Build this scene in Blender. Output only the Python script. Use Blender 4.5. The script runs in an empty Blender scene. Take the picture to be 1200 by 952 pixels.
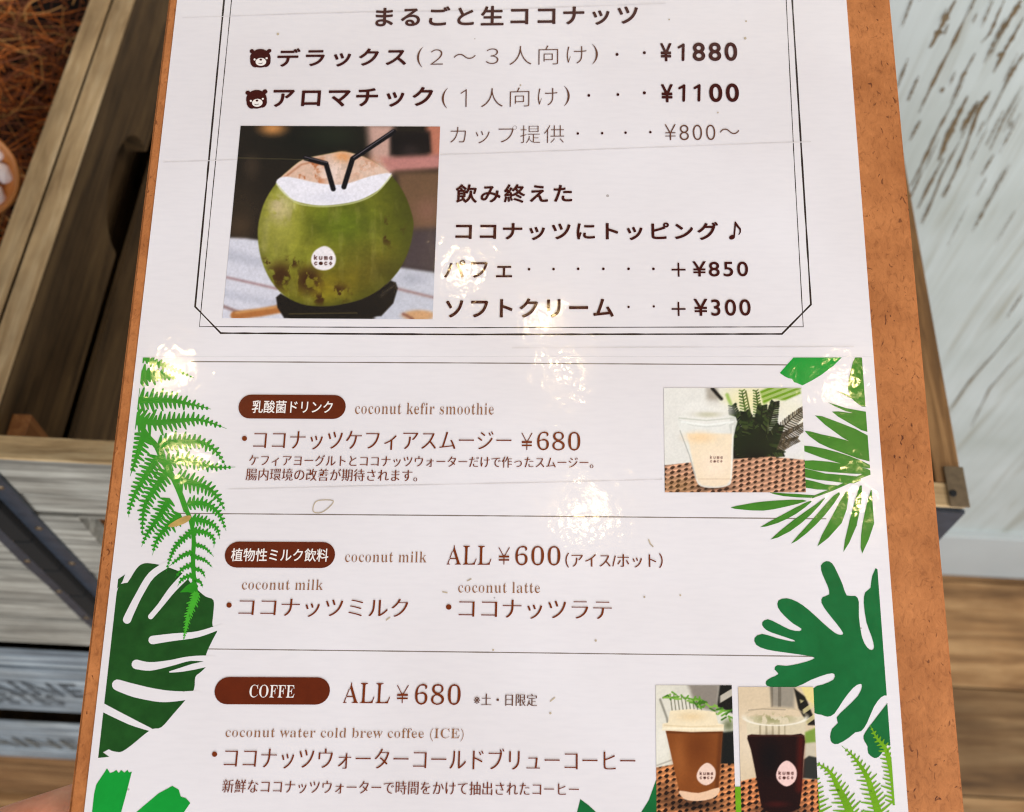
import bpy, bmesh, math, random
import numpy as np
from mathutils import Vector, Matrix
from mathutils.geometry import tessellate_polygon

random.seed(7)
RNG = np.random.RandomState(5)
SC = bpy.context.scene
COL = SC.collection

# ------------------------------------------------------------------ camera
F = 1240.0                     # focal length in photo pixels (photo 1200 x 952)
H = 1.65                       # eye height above the wooden floor


def nrm(v):
    v = np.array(v, float)
    return v / np.linalg.norm(v)


# world axes seen from the camera (x right, y down, z forward)
YC = nrm((123, -2166, F))
XC = np.array((1, .05, -.012)); XC = nrm(XC - YC * XC.dot(YC))
ZC = nrm(np.cross(XC, YC))
R = np.array([XC, YC, ZC])     # camera coords -> world directions
CAM = np.array((0, 0, H))


def ray(px, py):
    return R @ np.array(((px - 600) / F, (py - 476) / F, 1.0))


def on_plane(px, py, axis, value):
    d = ray(px, py)
    return CAM + d * (value - CAM[axis]) / d[axis]


cd = bpy.data.cameras.new('camera')
cam = bpy.data.objects.new('camera', cd)
COL.objects.link(cam)
M = Matrix.Identity(4)
for i in range(3):
    M[i][0], M[i][1], M[i][2] = R[i][0], -R[i][1], -R[i][2]
    M[i][3] = CAM[i]
cam.matrix_world = M
cd.sensor_width = 36
cd.lens = F / 1200 * 36
cd.clip_start = .01
cd.clip_end = 100
cd.dof.use_dof = True
cd.dof.focus_distance = .301
cd.dof.aperture_fstop = 20
SC.camera = cam

# ------------------------------------------------------------------ world, light, exposure
W = bpy.data.worlds.new('World')
SC.world = W
W.use_nodes = True
W.node_tree.nodes['Background'].inputs[0].default_value = (.86, .93, 1, 1)
W.node_tree.nodes['Background'].inputs[1].default_value = .13
try:
    SC.cycles.filter_width = 1.15
except Exception:
    pass
SC.view_settings.view_transform = 'Standard'
SC.view_settings.look = 'None'
SC.view_settings.exposure = 0
SC.view_settings.gamma = 1


def look_at(o, p):
    o.rotation_euler = (Vector(p) - o.location).to_track_quat('-Z', 'Y').to_euler()


def area(name, loc, tgt, size, power, col):
    l = bpy.data.lights.new(name, 'AREA')
    l.shape = 'RECTANGLE'
    l.size, l.size_y = size
    l.energy = power
    l.color = col
    o = bpy.data.objects.new(name, l)
    COL.objects.link(o)
    o.location = loc
    look_at(o, tgt)
    return o


area('daylight_from_shop_front', (.5, -2.3, 1.75), (0, .35, 1.0), (3.0, 1.5), 98, (.90, .95, 1))
area('overhead_fill', (1.9, -.6, 3.0), (0, .2, 1.2), (1.4, 1.2), 42, (1, .95, .90))  # added fill from an unseen source, kept out of the menu's mirror direction

# ------------------------------------------------------------------ board frame
D0 = .30
VB = nrm((50, -4584, F))
UB = np.array((1, .011, 0.)); UB = nrm(UB - VB * UB.dot(VB))
WB = nrm(np.cross(UB, VB))
P0 = np.array((0, 0, D0))


def bl(px, py):
    """photo pixel -> (u, v) metres on the plane of the menu board"""
    r = np.array(((px - 600) / F, (py - 476) / F, 1.0))
    P = r * (P0.dot(WB) / r.dot(WB)) - P0
    return P.dot(UB), P.dot(VB)


def bl_arr(px, py):
    rx, ry = (px - 600) / F, (py - 476) / F
    t = P0.dot(WB) / (rx * WB[0] + ry * WB[1] + WB[2])
    X, Y, Z = rx * t - P0[0], ry * t - P0[1], t - P0[2]
    return X * UB[0] + Y * UB[1] + Z * UB[2], X * VB[0] + Y * VB[1] + Z * VB[2]


BW = [R @ UB, R @ VB, R @ WB]
BO = CAM + R @ P0
BM = Matrix.Identity(4)
for i in range(3):
    BM[i][0], BM[i][1], BM[i][2], BM[i][3] = BW[0][i], BW[1][i], BW[2][i], BO[i]


def bulb(px, py, dist, rad, power, col=(1, .70, .34)):
    """warm ceiling bulb whose mirror image falls on the glossy menu at this spot"""
    u, v = bl(px, py)
    B = np.array(BM @ Vector((u, v, 0)))
    d = nrm(B - CAM)
    n = BW[2]
    d = d - 2 * d.dot(n) * n
    l = bpy.data.lights.new('warm_bulb', 'POINT')
    l.shadow_soft_size = rad
    l.energy = power
    l.color = col
    o = bpy.data.objects.new('warm_bulb', l)
    COL.objects.link(o)
    o.location = B + d * dist


for b in ((660, 432, 1.25, .009, .80), (684, 603, 1.30, .016, 1.35), (640, 374, 1.5, .009, .75), (546, 320, 1.4, .012, 1.15),
          (984, 448, 1.35, .013, 1.1), (1008, 584, 1.35, .013, 1.15), (202, 434, 1.3, .011, .80), (219, 536, 1.3, .010, .75)):
    bulb(*b)


# ------------------------------------------------------------------ node / material helpers
def s2l(c):
    c = np.array(c, float) / 255.0
    return np.where(c <= .04045, c / 12.92, ((c + .055) / 1.055) ** 2.4)


def rgba(c):
    return tuple(s2l(c)) + (1,)


class NT:
    def __init__(s, m):
        m.use_nodes = True
        s.t = m.node_tree
        s.b = s.t.nodes['Principled BSDF']

    def n(s, typ, ins=None, **kw):
        nd = s.t.nodes.new(typ)
        for k, v in kw.items():
            setattr(nd, k, v)
        for k, v in (ins or {}).items():
            s.set(nd.inputs[k], v)
        return nd

    def set(s, sock, v):
        if isinstance(v, bpy.types.NodeSocket):
            s.t.links.new(v, sock)
        else:
            sock.default_value = v

    def noise(s, vec, scale, detail=2, rough=.5, dist=0):
        return s.n('ShaderNodeTexNoise', {'Vector': vec, 'Scale': scale, 'Detail': detail, 'Roughness': rough, 'Distortion': dist}).outputs['Fac']

    def ramp(s, fac, stops, interp='LINEAR'):
        nd = s.n('ShaderNodeValToRGB', {'Fac': fac})
        r = nd.color_ramp
        r.interpolation = interp
        while len(r.elements) < len(stops):
            r.elements.new(.5)
        for e, (p, c) in zip(r.elements, stops):
            e.position = p
            e.color = c if len(c) == 4 else tuple(c) + (1,)
        return nd.outputs['Color']

    def mapping(s, vec, scale, loc=(0, 0, 0)):
        return s.n('ShaderNodeMapping', {'Vector': vec, 'Scale': scale, 'Location': loc}).outputs['Vector']

    def mix(s, fac, a, b, mode='MIX'):
        nd = s.n('ShaderNodeMix', data_type='RGBA', blend_type=mode)
        s.set(nd.inputs[0], fac); s.set(nd.inputs[6], a); s.set(nd.inputs[7], b)
        return nd.outputs[2]

    def math(s, op, a, b=0.0, clamp=False):
        nd = s.n('ShaderNodeMath', operation=op, use_clamp=clamp)
        s.set(nd.inputs[0], a); s.set(nd.inputs[1], b)
        return nd.outputs[0]

    def bump(s, h, strength, dist):
        return s.n('ShaderNodeBump', {'Height': h, 'Strength': strength, 'Distance': dist}).outputs['Normal']


G = (0, 0, 0, 1); WH = (1, 1, 1, 1)


def film(nt, vec):
    """the wrinkled clear laminate lying over everything printed"""
    n1 = nt.noise(vec, 150, 3, .6, .4)
    n2 = nt.noise(vec, 400, 1, .45)
    n3 = nt.noise(vec, 28, 1, .5)
    n4 = nt.n('ShaderNodeMapRange', {'Value': nt.noise(vec, 70, 2), 'From Min': .45, 'From Max': .62, 'To Min': .25, 'To Max': 1.6}).outputs[0]
    n2 = nt.math('MULTIPLY', n2, n4)
    h = nt.math('ADD', nt.math('MULTIPLY', n1, .000026), nt.math('ADD', nt.math('MULTIPLY', n2, .000036), nt.math('MULTIPLY', n3, .00005)))
    nrmv = nt.bump(h, 1.0, 1.0)
    nt.set(nt.b.inputs['Coat Weight'], .85)
    nt.set(nt.b.inputs['Coat Roughness'], nt.n('ShaderNodeMapRange', {'Value': nt.noise(vec, 90, 3), 'From Min': .35, 'From Max': .65, 'To Min': .055, 'To Max': .085}).outputs[0])
    nt.set(nt.b.inputs['Coat Normal'], nrmv)
    nt.set(nt.b.inputs['Roughness'], .24)
    nt.set(nt.b.inputs['Specular IOR Level'], .22)


PRINT = {}


def mat_print(name, col, var=.06, attr=False, big=0.0):
    if name in PRINT:
        return PRINT[name]
    m = bpy.data.materials.new(name)
    nt = NT(m)
    vec = nt.n('ShaderNodeTexCoord').outputs['Object']
    if attr:
        c = nt.n('ShaderNodeAttribute', attribute_name='ink').outputs['Color']
    else:
        c = rgba(col)
    n = nt.noise(vec, 260, 4, .6)
    c2 = nt.mix(1.0, c, nt.ramp(n, [(.3, (1 - var,) * 3), (.7, (1 + var * .3,) * 3)]), 'MULTIPLY')
    if big:
        c2 = nt.mix(1.0, c2, nt.ramp(nt.noise(vec, 55, 4, .65, .8), [(.3, (1 - big, 1 - big * .8, 1 - big)), (.7, (1 + big * .8, 1 + big * .5, 1 + big))]), 'MULTIPLY')
    nt.set(nt.b.inputs['Base Color'], c2)
    film(nt, vec)
    PRINT[name] = m
    return m


def mat_paper():
    m = bpy.data.materials.new('laminated_paper')
    nt = NT(m)
    vec = nt.n('ShaderNodeTexCoord').outputs['Object']
    n = nt.noise(nt.mapping(vec, (14, 14, 14)), 1, 2)
    f = nt.noise(nt.mapping(vec, (160, 900, 200)), 1, 3)
    c = nt.ramp(n, [(.35, rgba((223, 216, 219))), (.65, rgba((230, 224, 228)))])
    c = nt.mix(1.0, c, nt.ramp(f, [(.3, (.972, .972, .975)), (.6, (1, 1, 1))]), 'MULTIPLY')
    # specks of dirt caught under the film
    v = nt.n('ShaderNodeTexVoronoi', {'Vector': vec, 'Scale': 95.0}, feature='F1').outputs['Distance']
    sel = nt.noise(vec, 60, 1)
    d = nt.math('MULTIPLY', nt.math('LESS_THAN', v, .045), nt.math('GREATER_THAN', sel, .60))
    c = nt.mix(nt.math('MULTIPLY', d, .55), c, rgba((120, 100, 80)))
    nt.set(nt.b.inputs['Base Color'], c)
    film(nt, vec)
    return m


def mat_hardboard():
    m = bpy.data.materials.new('brown_hardboard')
    nt = NT(m)
    vec = nt.n('ShaderNodeTexCoord').outputs['Object']
    big = nt.noise(vec, 45, 3, .6)
    fib = nt.noise(nt.mapping(vec, (620, 380, 500)), 1, 5, .75, .9)
    c = nt.ramp(big, [(.3, rgba((160, 96, 50))), (.7, rgba((192, 122, 70)))])
    c = nt.mix(1.0, c, nt.ramp(fib, [(.30, (.62, .56, .52)), (.46, (.93, .92, .91)), (.62, (1.05, 1.05, 1.06)), (.78, (1.25, 1.32, 1.42))]), 'MULTIPLY')
    sp = nt.noise(nt.mapping(vec, (430, 270, 400)), 1, 2, .5, 1.8)
    pit = nt.ramp(sp, [(.655, G), (.72, WH)])
    zone = nt.ramp(nt.noise(vec, 30, 2), [(.38, (.25,) * 3), (.6, (1,) * 3)])
    c = nt.mix(nt.mix(1.0, pit, zone, 'MULTIPLY'), c, rgba((92, 44, 20)))
    nt.set(nt.b.inputs['Base Color'], c)
    nt.set(nt.b.inputs['Roughness'], .62)
    nt.set(nt.b.inputs['Specular IOR Level'], .25)
    nt.set(nt.b.inputs['Normal'], nt.bump(fib, .35, .0004))
    return m


def mat_wood(name, grain, c_dark, c_mid, c_light, scale=1.0, rough=.7, streak=.5, tone=False, gl=6.0, gs=160.0):
    """weathered wood, grain runs along the given object axis"""
    m = bpy.data.materials.new(name)
    nt = NT(m)
    vec = nt.n('ShaderNodeTexCoord').outputs['Object']
    sc = [gs * scale] * 3
    sc['xyz'.index(grain)] = gl * scale
    g = nt.noise(nt.mapping(vec, tuple(sc)), 1, 5, .65, .6)
    sc2 = [gs * .28 * scale] * 3
    sc2['xyz'.index(grain)] = gl * .5 * scale
    g2 = nt.noise(nt.mapping(vec, tuple(sc2), (3, 5, 7)), 1, 3, .6, 1.2)
    blot = nt.noise(vec, 22 * scale, 3, .6)
    c = nt.ramp(g, [(.28, rgba(c_dark)), (.50, rgba(c_mid)), (.72, rgba(c_light))])
    c = nt.mix(1.0, c, nt.ramp(g2, [(.30, (1 - streak,) * 3), (.55, (1,) * 3)]), 'MULTIPLY')
    c = nt.mix(1.0, c, nt.ramp(blot, [(.3, (.78, .76, .74)), (.65, (1.08, 1.08, 1.08))]), 'MULTIPLY')
    kn = nt.noise(nt.mapping(vec, tuple(13 * scale if k_ != 'xyz'.index(grain) else 7 * scale for k_ in range(3)), (11, 4, 9)), 1, 2, .5, .6)
    c = nt.mix(nt.ramp(kn, [(.66, G), (.76, (.7,) * 3)]), c, rgba(tuple(q * .62 for q in c_dark)))
    if tone:
        c = nt.mix(1.0, c, nt.n('ShaderNodeAttribute', attribute_name='tone').outputs['Color'], 'MULTIPLY')
    nt.set(nt.b.inputs['Base Color'], c)
    nt.set(nt.b.inputs['Roughness'], rough)
    nt.set(nt.b.inputs['Specular IOR Level'], .3)
    nt.set(nt.b.inputs['Normal'], nt.bump(g, .5, .0012))
    return m


def mat_plain(name, col, rough=.5, metal=0.0, var=.25, scale=60, bump=.0):
    m = bpy.data.materials.new(name)
    nt = NT(m)
    vec = nt.n('ShaderNodeTexCoord').outputs['Object']
    n = nt.noise(vec, scale, 4, .6)
    c = nt.mix(1.0, rgba(col), nt.ramp(n, [(.3, (1 - var,) * 3), (.7, (1 + var * .5,) * 3)]), 'MULTIPLY')
    nt.set(nt.b.inputs['Base Color'], c)
    nt.set(nt.b.inputs['Roughness'], rough)
    nt.set(nt.b.inputs['Metallic'], metal)
    if bump:
        nt.set(nt.b.inputs['Normal'], nt.bump(n, bump, .002))
    return m


# ------------------------------------------------------------------ mesh helpers
def tag(o, label=None, cat=None, group=None, kind=None):
    for k, v in (('label', label), ('category', cat), ('group', group), ('kind', kind)):
        if v:
            o[k] = v
    return o


def link(name, me, parent=None):
    o = bpy.data.objects.new(name, me)
    COL.objects.link(o)
    if parent is not None:
        o.parent = parent
    return o


def empty(name, loc=(0, 0, 0)):
    o = bpy.data.objects.new(name, None)
    COL.objects.link(o)
    o.location = loc
    o.empty_display_size = .02
    return o


def from_bm(name, bm, mats, parent=None, smooth=False, normals=True):
    me = bpy.data.meshes.new(name)
    if normals:
        bmesh.ops.recalc_face_normals(bm, faces=bm.faces)
    bm.to_mesh(me)
    bm.free()
    for m in (mats if isinstance(mats, (list, tuple)) else [mats]):
        me.materials.append(m)
    if smooth:
        for p in me.polygons:
            p.use_smooth = True
    return link(name, me, parent)


def box(bm, a, b, bevel=0.0, mi=0, jit=0.0):
    a = [min(p, q) for p, q in zip(a, b)], [max(p, q) for p, q in zip(a, b)]
    lo, hi = a
    vs = [bm.verts.new(tuple((lo, hi)[(k >> i) & 1][i] + random.uniform(-jit, jit) for i in range(3))) for k in range(8)]
    fs = [bm.faces.new([vs[i] for i in f]) for f in ((0, 2, 3, 1), (4, 5, 7, 6), (0, 1, 5, 4), (2, 6, 7, 3), (0, 4, 6, 2), (1, 3, 7, 5))]
    for f in fs:
        f.material_index = mi
    if bevel:
        es = list({e for f in fs for e in f.edges})
        r = bmesh.ops.bevel(bm, geom=es, offset=bevel, segments=2, affect='EDGES', profile=.6)
        for f in r['faces']:
            f.material_index = mi
    return vs


def prism(bm, pts, axis, a, b, mi=0):
    """polygon in the plane across `axis`, extruded from a to b"""
    def mk(p, w):
        q = [0, 0, 0]
        j = [i for i in range(3) if i != axis]
        q[j[0]], q[j[1]], q[axis] = p[0], p[1], w
        return tuple(q)
    n = len(pts)
    A = [bm.verts.new(mk(p, a)) for p in pts]
    B = [bm.verts.new(mk(p, b)) for p in pts]
    tris = tessellate_polygon([[Vector((p[0], p[1], 0)) for p in pts]])
    for t in tris:
        for L in (A, B):
            f = bm.faces.new([L[i] for i in t]); f.material_index = mi
    for i in range(n):
        f = bm.faces.new((A[i], A[(i + 1) % n], B[(i + 1) % n], B[i])); f.material_index = mi


# ------------------------------------------------------------------ setting: floor
YWALL = on_plane(1170, 670, 2, 0)[1]
m_floor = mat_wood('brown_floor_boards', 'x', (104, 72, 44), (160, 120, 78), (204, 164, 116), .35, .55, .35, tone=True, gl=9, gs=110)
ys = [YWALL - .02, on_plane(1170, 808, 2, 0)[1], on_plane(1170, 935, 2, 0)[1]]
step = ys[1] - ys[2]
ys = [ys[0] + step * k for k in (3, 2, 1)] + ys + [ys[2] - step * k for k in range(1, 9)]
bm = bmesh.new()
tl = bm.loops.layers.float_color.new('tone')
tones = [.8, 1., .9, .86, .62, .95, .8, 1.05, .7, .9, 1, .8, .9, .8]
for i in range(len(ys) - 1):
    x = -3.0 + random.uniform(-.8, 0)
    while x < 3.2:
        L = random.uniform(1.1, 2.0)
        if abs(x + L - .75) < .35:
            L += .8
        n0 = len(bm.faces)
        box(bm, (x + .001, ys[i + 1] + .0015, -.02), (x + L - .001, ys[i] - .0015, 0), .0012)
        bm.faces.ensure_lookup_table()
        t = tones[i % len(tones)] * random.uniform(.95, 1.05)
        if i == 3:
            t = 1.12
        for f in bm.faces[n0:]:
            for l in f.loops:
                l[tl] = (t, t, t, 1)
        x += L
n0 = len(bm.faces)
box(bm, (-4, -2.5, -.08), (4, 2, -.021))
bm.faces.ensure_lookup_table()
for f in bm.faces[n0:]:
    for l in f.loops:
        l[tl] = (.25, .25, .25, 1)
tag(from_bm('floor', bm, m_floor), kind='structure')

# ------------------------------------------------------------------ wall of whitewashed boards behind the crates
YWALL = on_plane(1170, 670, 2, 0)[1]


def mat_whitewash():
    m = bpy.data.materials.new('worn_white_paint')
    nt = NT(m)
    vec = nt.n('ShaderNodeTexCoord').outputs['Object']
    g = nt.noise(nt.mapping(vec, (80, 80, 4)), 1, 4, .6, .5)
    g2 = nt.noise(nt.mapping(vec, (44, 44, 2.6), (2, 2, 2)), 1, 3, .6, 1)
    b = nt.noise(vec, 5, 3, .6)
    c = nt.ramp(b, [(.3, rgba((172, 178, 172))), (.7, rgba((196, 202, 200)))])
    c = nt.mix(1.0, c, nt.ramp(g, [(.3, (.90, .89, .87)), (.6, (1.02, 1.02, 1.02))]), 'MULTIPLY')
    c = nt.mix(nt.ramp(g2, [(.56, G), (.70, (.55,) * 3)]), c, rgba((136, 130, 108)))
    nt.set(nt.b.inputs['Base Color'], c)
    nt.set(nt.b.inputs['Roughness'], .55)
    nt.set(nt.b.inputs['Normal'], nt.bump(g, .25, .001))
    return m


m_white = mat_whitewash()
m_bare = mat_plain('bare_wood_showing', (116, 98, 72), .8, var=.35, scale=300)
wall = tag(empty('wall', (0, YWALL, 0)), 'white painted wooden wall with brown worn streaks, rising behind the crates', 'wall')
bm = bmesh.new()
ZB = on_plane(1170, 632, 1, YWALL - .012)[2]
for x0, x1 in ((-1.9, -1.05), (-1.05, -.2), (-.2, .165), (.165, 1.05), (1.05, 1.9)):
    box(bm, (x0 + .0006, 0, ZB - .01), (x1 - .0006, .03, 2.6), .0015)


def worn(pts, wd):
    """ragged streak where the paint has worn through to the wood"""
    P = [on_plane(x, y, 1, YWALL) for x, y in pts]
    left, right = [], []
    N = 14
    for k in range(N + 1):
        s = k / N * (len(P) - 1)
        i = min(int(s), len(P) - 2)
        c = P[i] + (P[i + 1] - P[i]) * (s - i)
        w = wd * .00070 * (math.sin(math.pi * min(max(k / N, .04), .96)) ** .6) * random.uniform(.35, 1.15) / 2
        left.append((c[0] - w, c[2])); right.append((c[0] + w * random.uniform(.5, 1.2), c[2]))
    global _wz
    _wz += .00003
    for k in range(N):
        f = bm.faces.new([bm.verts.new((q[0], -.0004 - _wz, q[1])) for q in (left[k], right[k], right[k + 1], left[k + 1])])
        f.material_index = 1


_wz = 0
rw = random.Random(21)
more = []
for k in range(34):
    x, y = 1062 + 138 * rw.random() ** .7, rw.uniform(-40, 250)
    nx, ny = 640, 1180
    L = rw.uniform(12, 60)
    d = math.hypot(nx - x, ny - y)
    slant = rw.uniform(.98, 1.02)
    more.append((((x, y), (x + (nx - x) / d * L * slant, y + (ny - y) / d * L)), rw.uniform(1.2, 3.4)))
for pts, wd in ((((1120, 0), (1104, 30), (1090, 56)), 9), (((1141, 0), (1115, 55), (1092, 100), (1077, 132)), 5), (((1177, 0), (1160, 40), (1150, 50)), 4),
                (((1197, 0), (1190, 12), (1180, 28), (1170, 46)), 9), (((1143, 62), (1128, 90), (1114, 120)), 4), (((1118, 118), (1098, 155), (1082, 190), (1067, 218)), 6),
                (((1134, 112), (1121, 140), (1112, 158), (1100, 188)), 10), (((1161, 107), (1150, 122), (1143, 132)), 8), (((1146, 118), (1135, 138), (1126, 154)), 7),
                (((1160, 112), (1146, 130), (1132, 172), (1118, 205), (1104, 230)), 5), (((1106, 185), (1090, 215), (1076, 244)), 6), (((1125, 165), (1104, 205), (1086, 252)), 4),
                (((1200, 62), (1186, 84), (1174, 108)), 5), (((1200, 20), (1180, 55), (1164, 85)), 5), (((1176, 60), (1170, 66)), 8), (((1106, 102), (1103, 108)), 6),
                (((1077, 88), (1064, 118)), 4), (((1079, 140), (1066, 165)), 4), (((1200, 372), (1165, 415), (1135, 448), (1115, 478)), 4),
                (((1192, 418), (1160, 455), (1138, 500)), 3), (((1200, 342), (1180, 372)), 2.5), (((1198, 100), (1176, 140), (1160, 175)), 3), (((1165, 180), (1150, 205)), 3)) + tuple(more):
    worn(pts, wd)
from_bm('painted_boards', bm, [m_white, m_bare], wall)
bm = bmesh.new()
box(bm, (-1.9, -.012, .002), (1.9, .03, ZB), .002)
from_bm('base_board', bm, mat_plain('base_board_paint', (186, 191, 190), .5, var=.06, scale=9), wall)

# ------------------------------------------------------------------ crates
ZR = H - .50                                  # rim height of the upper crates
Yc = on_plane(0, 538, 2, ZR)[1]                # front plane of the stack
XR = on_plane(1131, 590, 2, ZR)[0]             # outer right edge of the right crate
XD = on_plane(30, 298, 2, ZR)[0]               # plane where the two crates touch
TH = on_plane(60, 298, 2, ZR)[0] - XD          # board thickness of the side walls
TF = TF0 = on_plane(60, 516, 2, ZR)[1] - Yc          # thickness of the front wall
YB = YWALL - .016
ZL = on_plane(40, 889, 1, Yc)[2]                # bottom of the lowest crates
ZU = on_plane(40, 756, 1, Yc)[2]               # bottom of the upper crates
ZM = on_plane(40, 836, 1, Yc)[2]               # bottom of the middle crates
print('crate', ZR, Yc, XR, XD, TH, TF, YB, ZU, ZM)

m_rim = mat_wood('crate_wood_warm', 'x', (140, 112, 76), (188, 158, 116), (220, 194, 152), 1.0, .7, .25, gl=12)
m_side = mat_wood('crate_wood_side', 'y', (56, 42, 25), (92, 70, 44), (118, 92, 58), 1.0, .75, .22, gl=6, gs=90)  # aged inner wood, its colour darkened to carry the shade inside the crates
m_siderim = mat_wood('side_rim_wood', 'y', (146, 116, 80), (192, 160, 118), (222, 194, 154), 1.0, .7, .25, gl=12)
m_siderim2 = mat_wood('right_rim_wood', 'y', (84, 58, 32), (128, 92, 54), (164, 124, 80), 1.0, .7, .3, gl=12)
m_front = mat_wood('crate_wood_grey', 'x', (98, 94, 86), (150, 146, 136), (194, 190, 178), 1.0, .75, .45, gl=9)
m_front2 = mat_wood('crate_wood_blue_grey', 'x', (80, 90, 100), (142, 152, 160), (198, 204, 204), 1.0, .7, .5, gl=7)
m_metal = mat_plain('dark_blue_steel', (58, 65, 76), .4, .25, .3, 180)
m_black = mat_plain('black_rubber', (5, 5, 6), .85)
m_brass = mat_plain('brass_screw', (120, 96, 60), .4, .8)
m_galv = mat_plain('dull_corner_steel', (112, 94, 72), .45, .5, .3, 240)
m_dark = mat_plain('dark_recess', (24, 18, 12), .9)


def crate(label, group, x0, x1, z0, z1, front, planks, rim=True, hole=None, notch=None):
    TF = TF0 if rim else .0026
    root = tag(empty('wooden_crate', (0, 0, 0)), label, 'crate', group)
    hh = z1 - z0
    # front wall: horizontal boards with thin shadow gaps, warm saw-cut top edge
    bm = bmesh.new()
    zs = [z1 - hh * p for p in planks]
    for i in range(len(zs) - 1):
        top, bot = zs[i], zs[i + 1]
        off = (.0004, .0016, 0, .0010, .0006)[i % 5]
        g = .0030
        if hole and hole[4] == i:
            hx0, hx1, hz0, hz1, _ = hole
            for a, b in ((x0, hx0), (hx1, x1)):
                box(bm, (a + .0004, Yc + off, bot + g), (b - .0004, Yc + TF, top), .0010)
            box(bm, (hx0, Yc + off, bot + g), (hx1, Yc + TF, hz0), .0008)
            box(bm, (hx0, Yc + off, hz1), (hx1, Yc + TF, top), .0008)
        else:
            box(bm, (x0 + .0004, Yc + off, bot + g), (x1 - .0004, Yc + TF, top), .0012)
    from_bm('front_wall', bm, front, root)
    if rim:
        bm = bmesh.new()
        box(bm, (x0 + .0005, Yc - .0005, z1 + .0002), (x1 - .0005, Yc + TF + .0004, z1 + .0025), .0007)
        from_bm('front_rim', bm, m_rim, root)
    # side walls
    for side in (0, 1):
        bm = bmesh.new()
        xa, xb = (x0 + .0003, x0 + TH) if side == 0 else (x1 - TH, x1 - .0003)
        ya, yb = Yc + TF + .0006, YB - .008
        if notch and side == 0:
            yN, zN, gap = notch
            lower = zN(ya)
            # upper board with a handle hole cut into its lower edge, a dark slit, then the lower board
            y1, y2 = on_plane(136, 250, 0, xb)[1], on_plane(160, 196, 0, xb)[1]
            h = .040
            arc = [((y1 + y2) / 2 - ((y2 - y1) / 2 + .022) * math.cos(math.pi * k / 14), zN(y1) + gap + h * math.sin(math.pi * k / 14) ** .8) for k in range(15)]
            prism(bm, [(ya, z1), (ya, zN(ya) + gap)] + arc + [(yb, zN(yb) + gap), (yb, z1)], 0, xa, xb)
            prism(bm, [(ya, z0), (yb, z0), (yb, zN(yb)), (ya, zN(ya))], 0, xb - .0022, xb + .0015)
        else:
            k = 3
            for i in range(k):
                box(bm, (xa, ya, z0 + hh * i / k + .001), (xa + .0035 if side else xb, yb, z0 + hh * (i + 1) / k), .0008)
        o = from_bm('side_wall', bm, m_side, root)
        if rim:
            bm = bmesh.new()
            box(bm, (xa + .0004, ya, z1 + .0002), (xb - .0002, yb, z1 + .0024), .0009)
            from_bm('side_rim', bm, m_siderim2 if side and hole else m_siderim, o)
    bm = bmesh.new()
    for i in range(3):
        box(bm, (x0 + .0005, YB - .0075, z0 + hh * i / 3 + .001), (x1 - .0005, YB, z0 + hh * (i + 1) / 3), .001)
    from_bm('back_wall', bm, m_front2, root)
    bm = bmesh.new()
    box(bm, (x0 + TH + .0005, Yc + TF + .001, z0 + .001), (x1 - TH - .0005, YB - .0085, z0 + .008))
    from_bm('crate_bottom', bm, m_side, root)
    return root


zs_slit = [on_plane(165, 232, 0, XD + TH), on_plane(82, 520, 0, XD + TH)]


def zslit(y):
    a, b = zs_slit
    return (a[2] + b[2]) / 2


XL = XD - .52
fr = lambda py, z1, z0: (z1 - on_plane(60, py, 1, Yc)[2]) / (z1 - z0)
hu = on_plane(98, 606, 1, Yc), on_plane(122, 638, 1, Yc)
pl_u = [0, fr(584, ZR, ZU), fr(606, ZR, ZU), fr(670, ZR, ZU), fr(728, ZR, ZU), 1]
B = crate('open grey wooden crate with dark empty inside, directly behind the menu board', 'wooden crates stacked against the wall', XD, XR, ZU, ZR, m_front, pl_u,
          hole=(hu[0][0] - .004, hu[0][0] + .11, on_plane(98, 650, 1, Yc)[2], hu[0][2], 2), notch=(None, zslit, .0120))
A = crate('open wooden crate holding brown coconut fibre, at the left edge of the photo', 'wooden crates stacked against the wall', XL, XD - .0008, ZU, ZR, m_front, pl_u)
ZT1 = on_plane(40, 764, 1, Yc)[2]
ZT2 = on_plane(40, 848, 1, Yc)[2]
pl_m = [0, fr(772, ZT1, ZM), fr(786, ZT1, ZM), fr(798, ZT1, ZM), 1]
gp = .012
C1 = crate('blue grey stencilled crate in the middle of the left stack', 'wooden crates stacked against the wall', XL, XD - .0008, ZM + .004, ZT1, m_front2, pl_m, rim=False)
C2 = crate('hidden middle crate of the right stack under the empty open crate', 'wooden crates stacked against the wall', XD, XR, ZM + .004, ZT1, m_front2, pl_m, rim=False)
pl_l = [0, fr(856, ZT2, ZL), fr(880, ZT2, ZL), 1]
C3 = crate('grey bottom crate of the left stack, resting on the brown wooden stand', 'wooden crates stacked against the wall', XL, XD - .0008, ZL + .002, ZT2, m_front2, pl_l, rim=False)
C4 = crate('hidden bottom crate of the right stack on the brown wooden stand', 'wooden crates stacked against the wall', XD, XR, ZL + .002, ZT2, m_front2, pl_l, rim=False)

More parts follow.
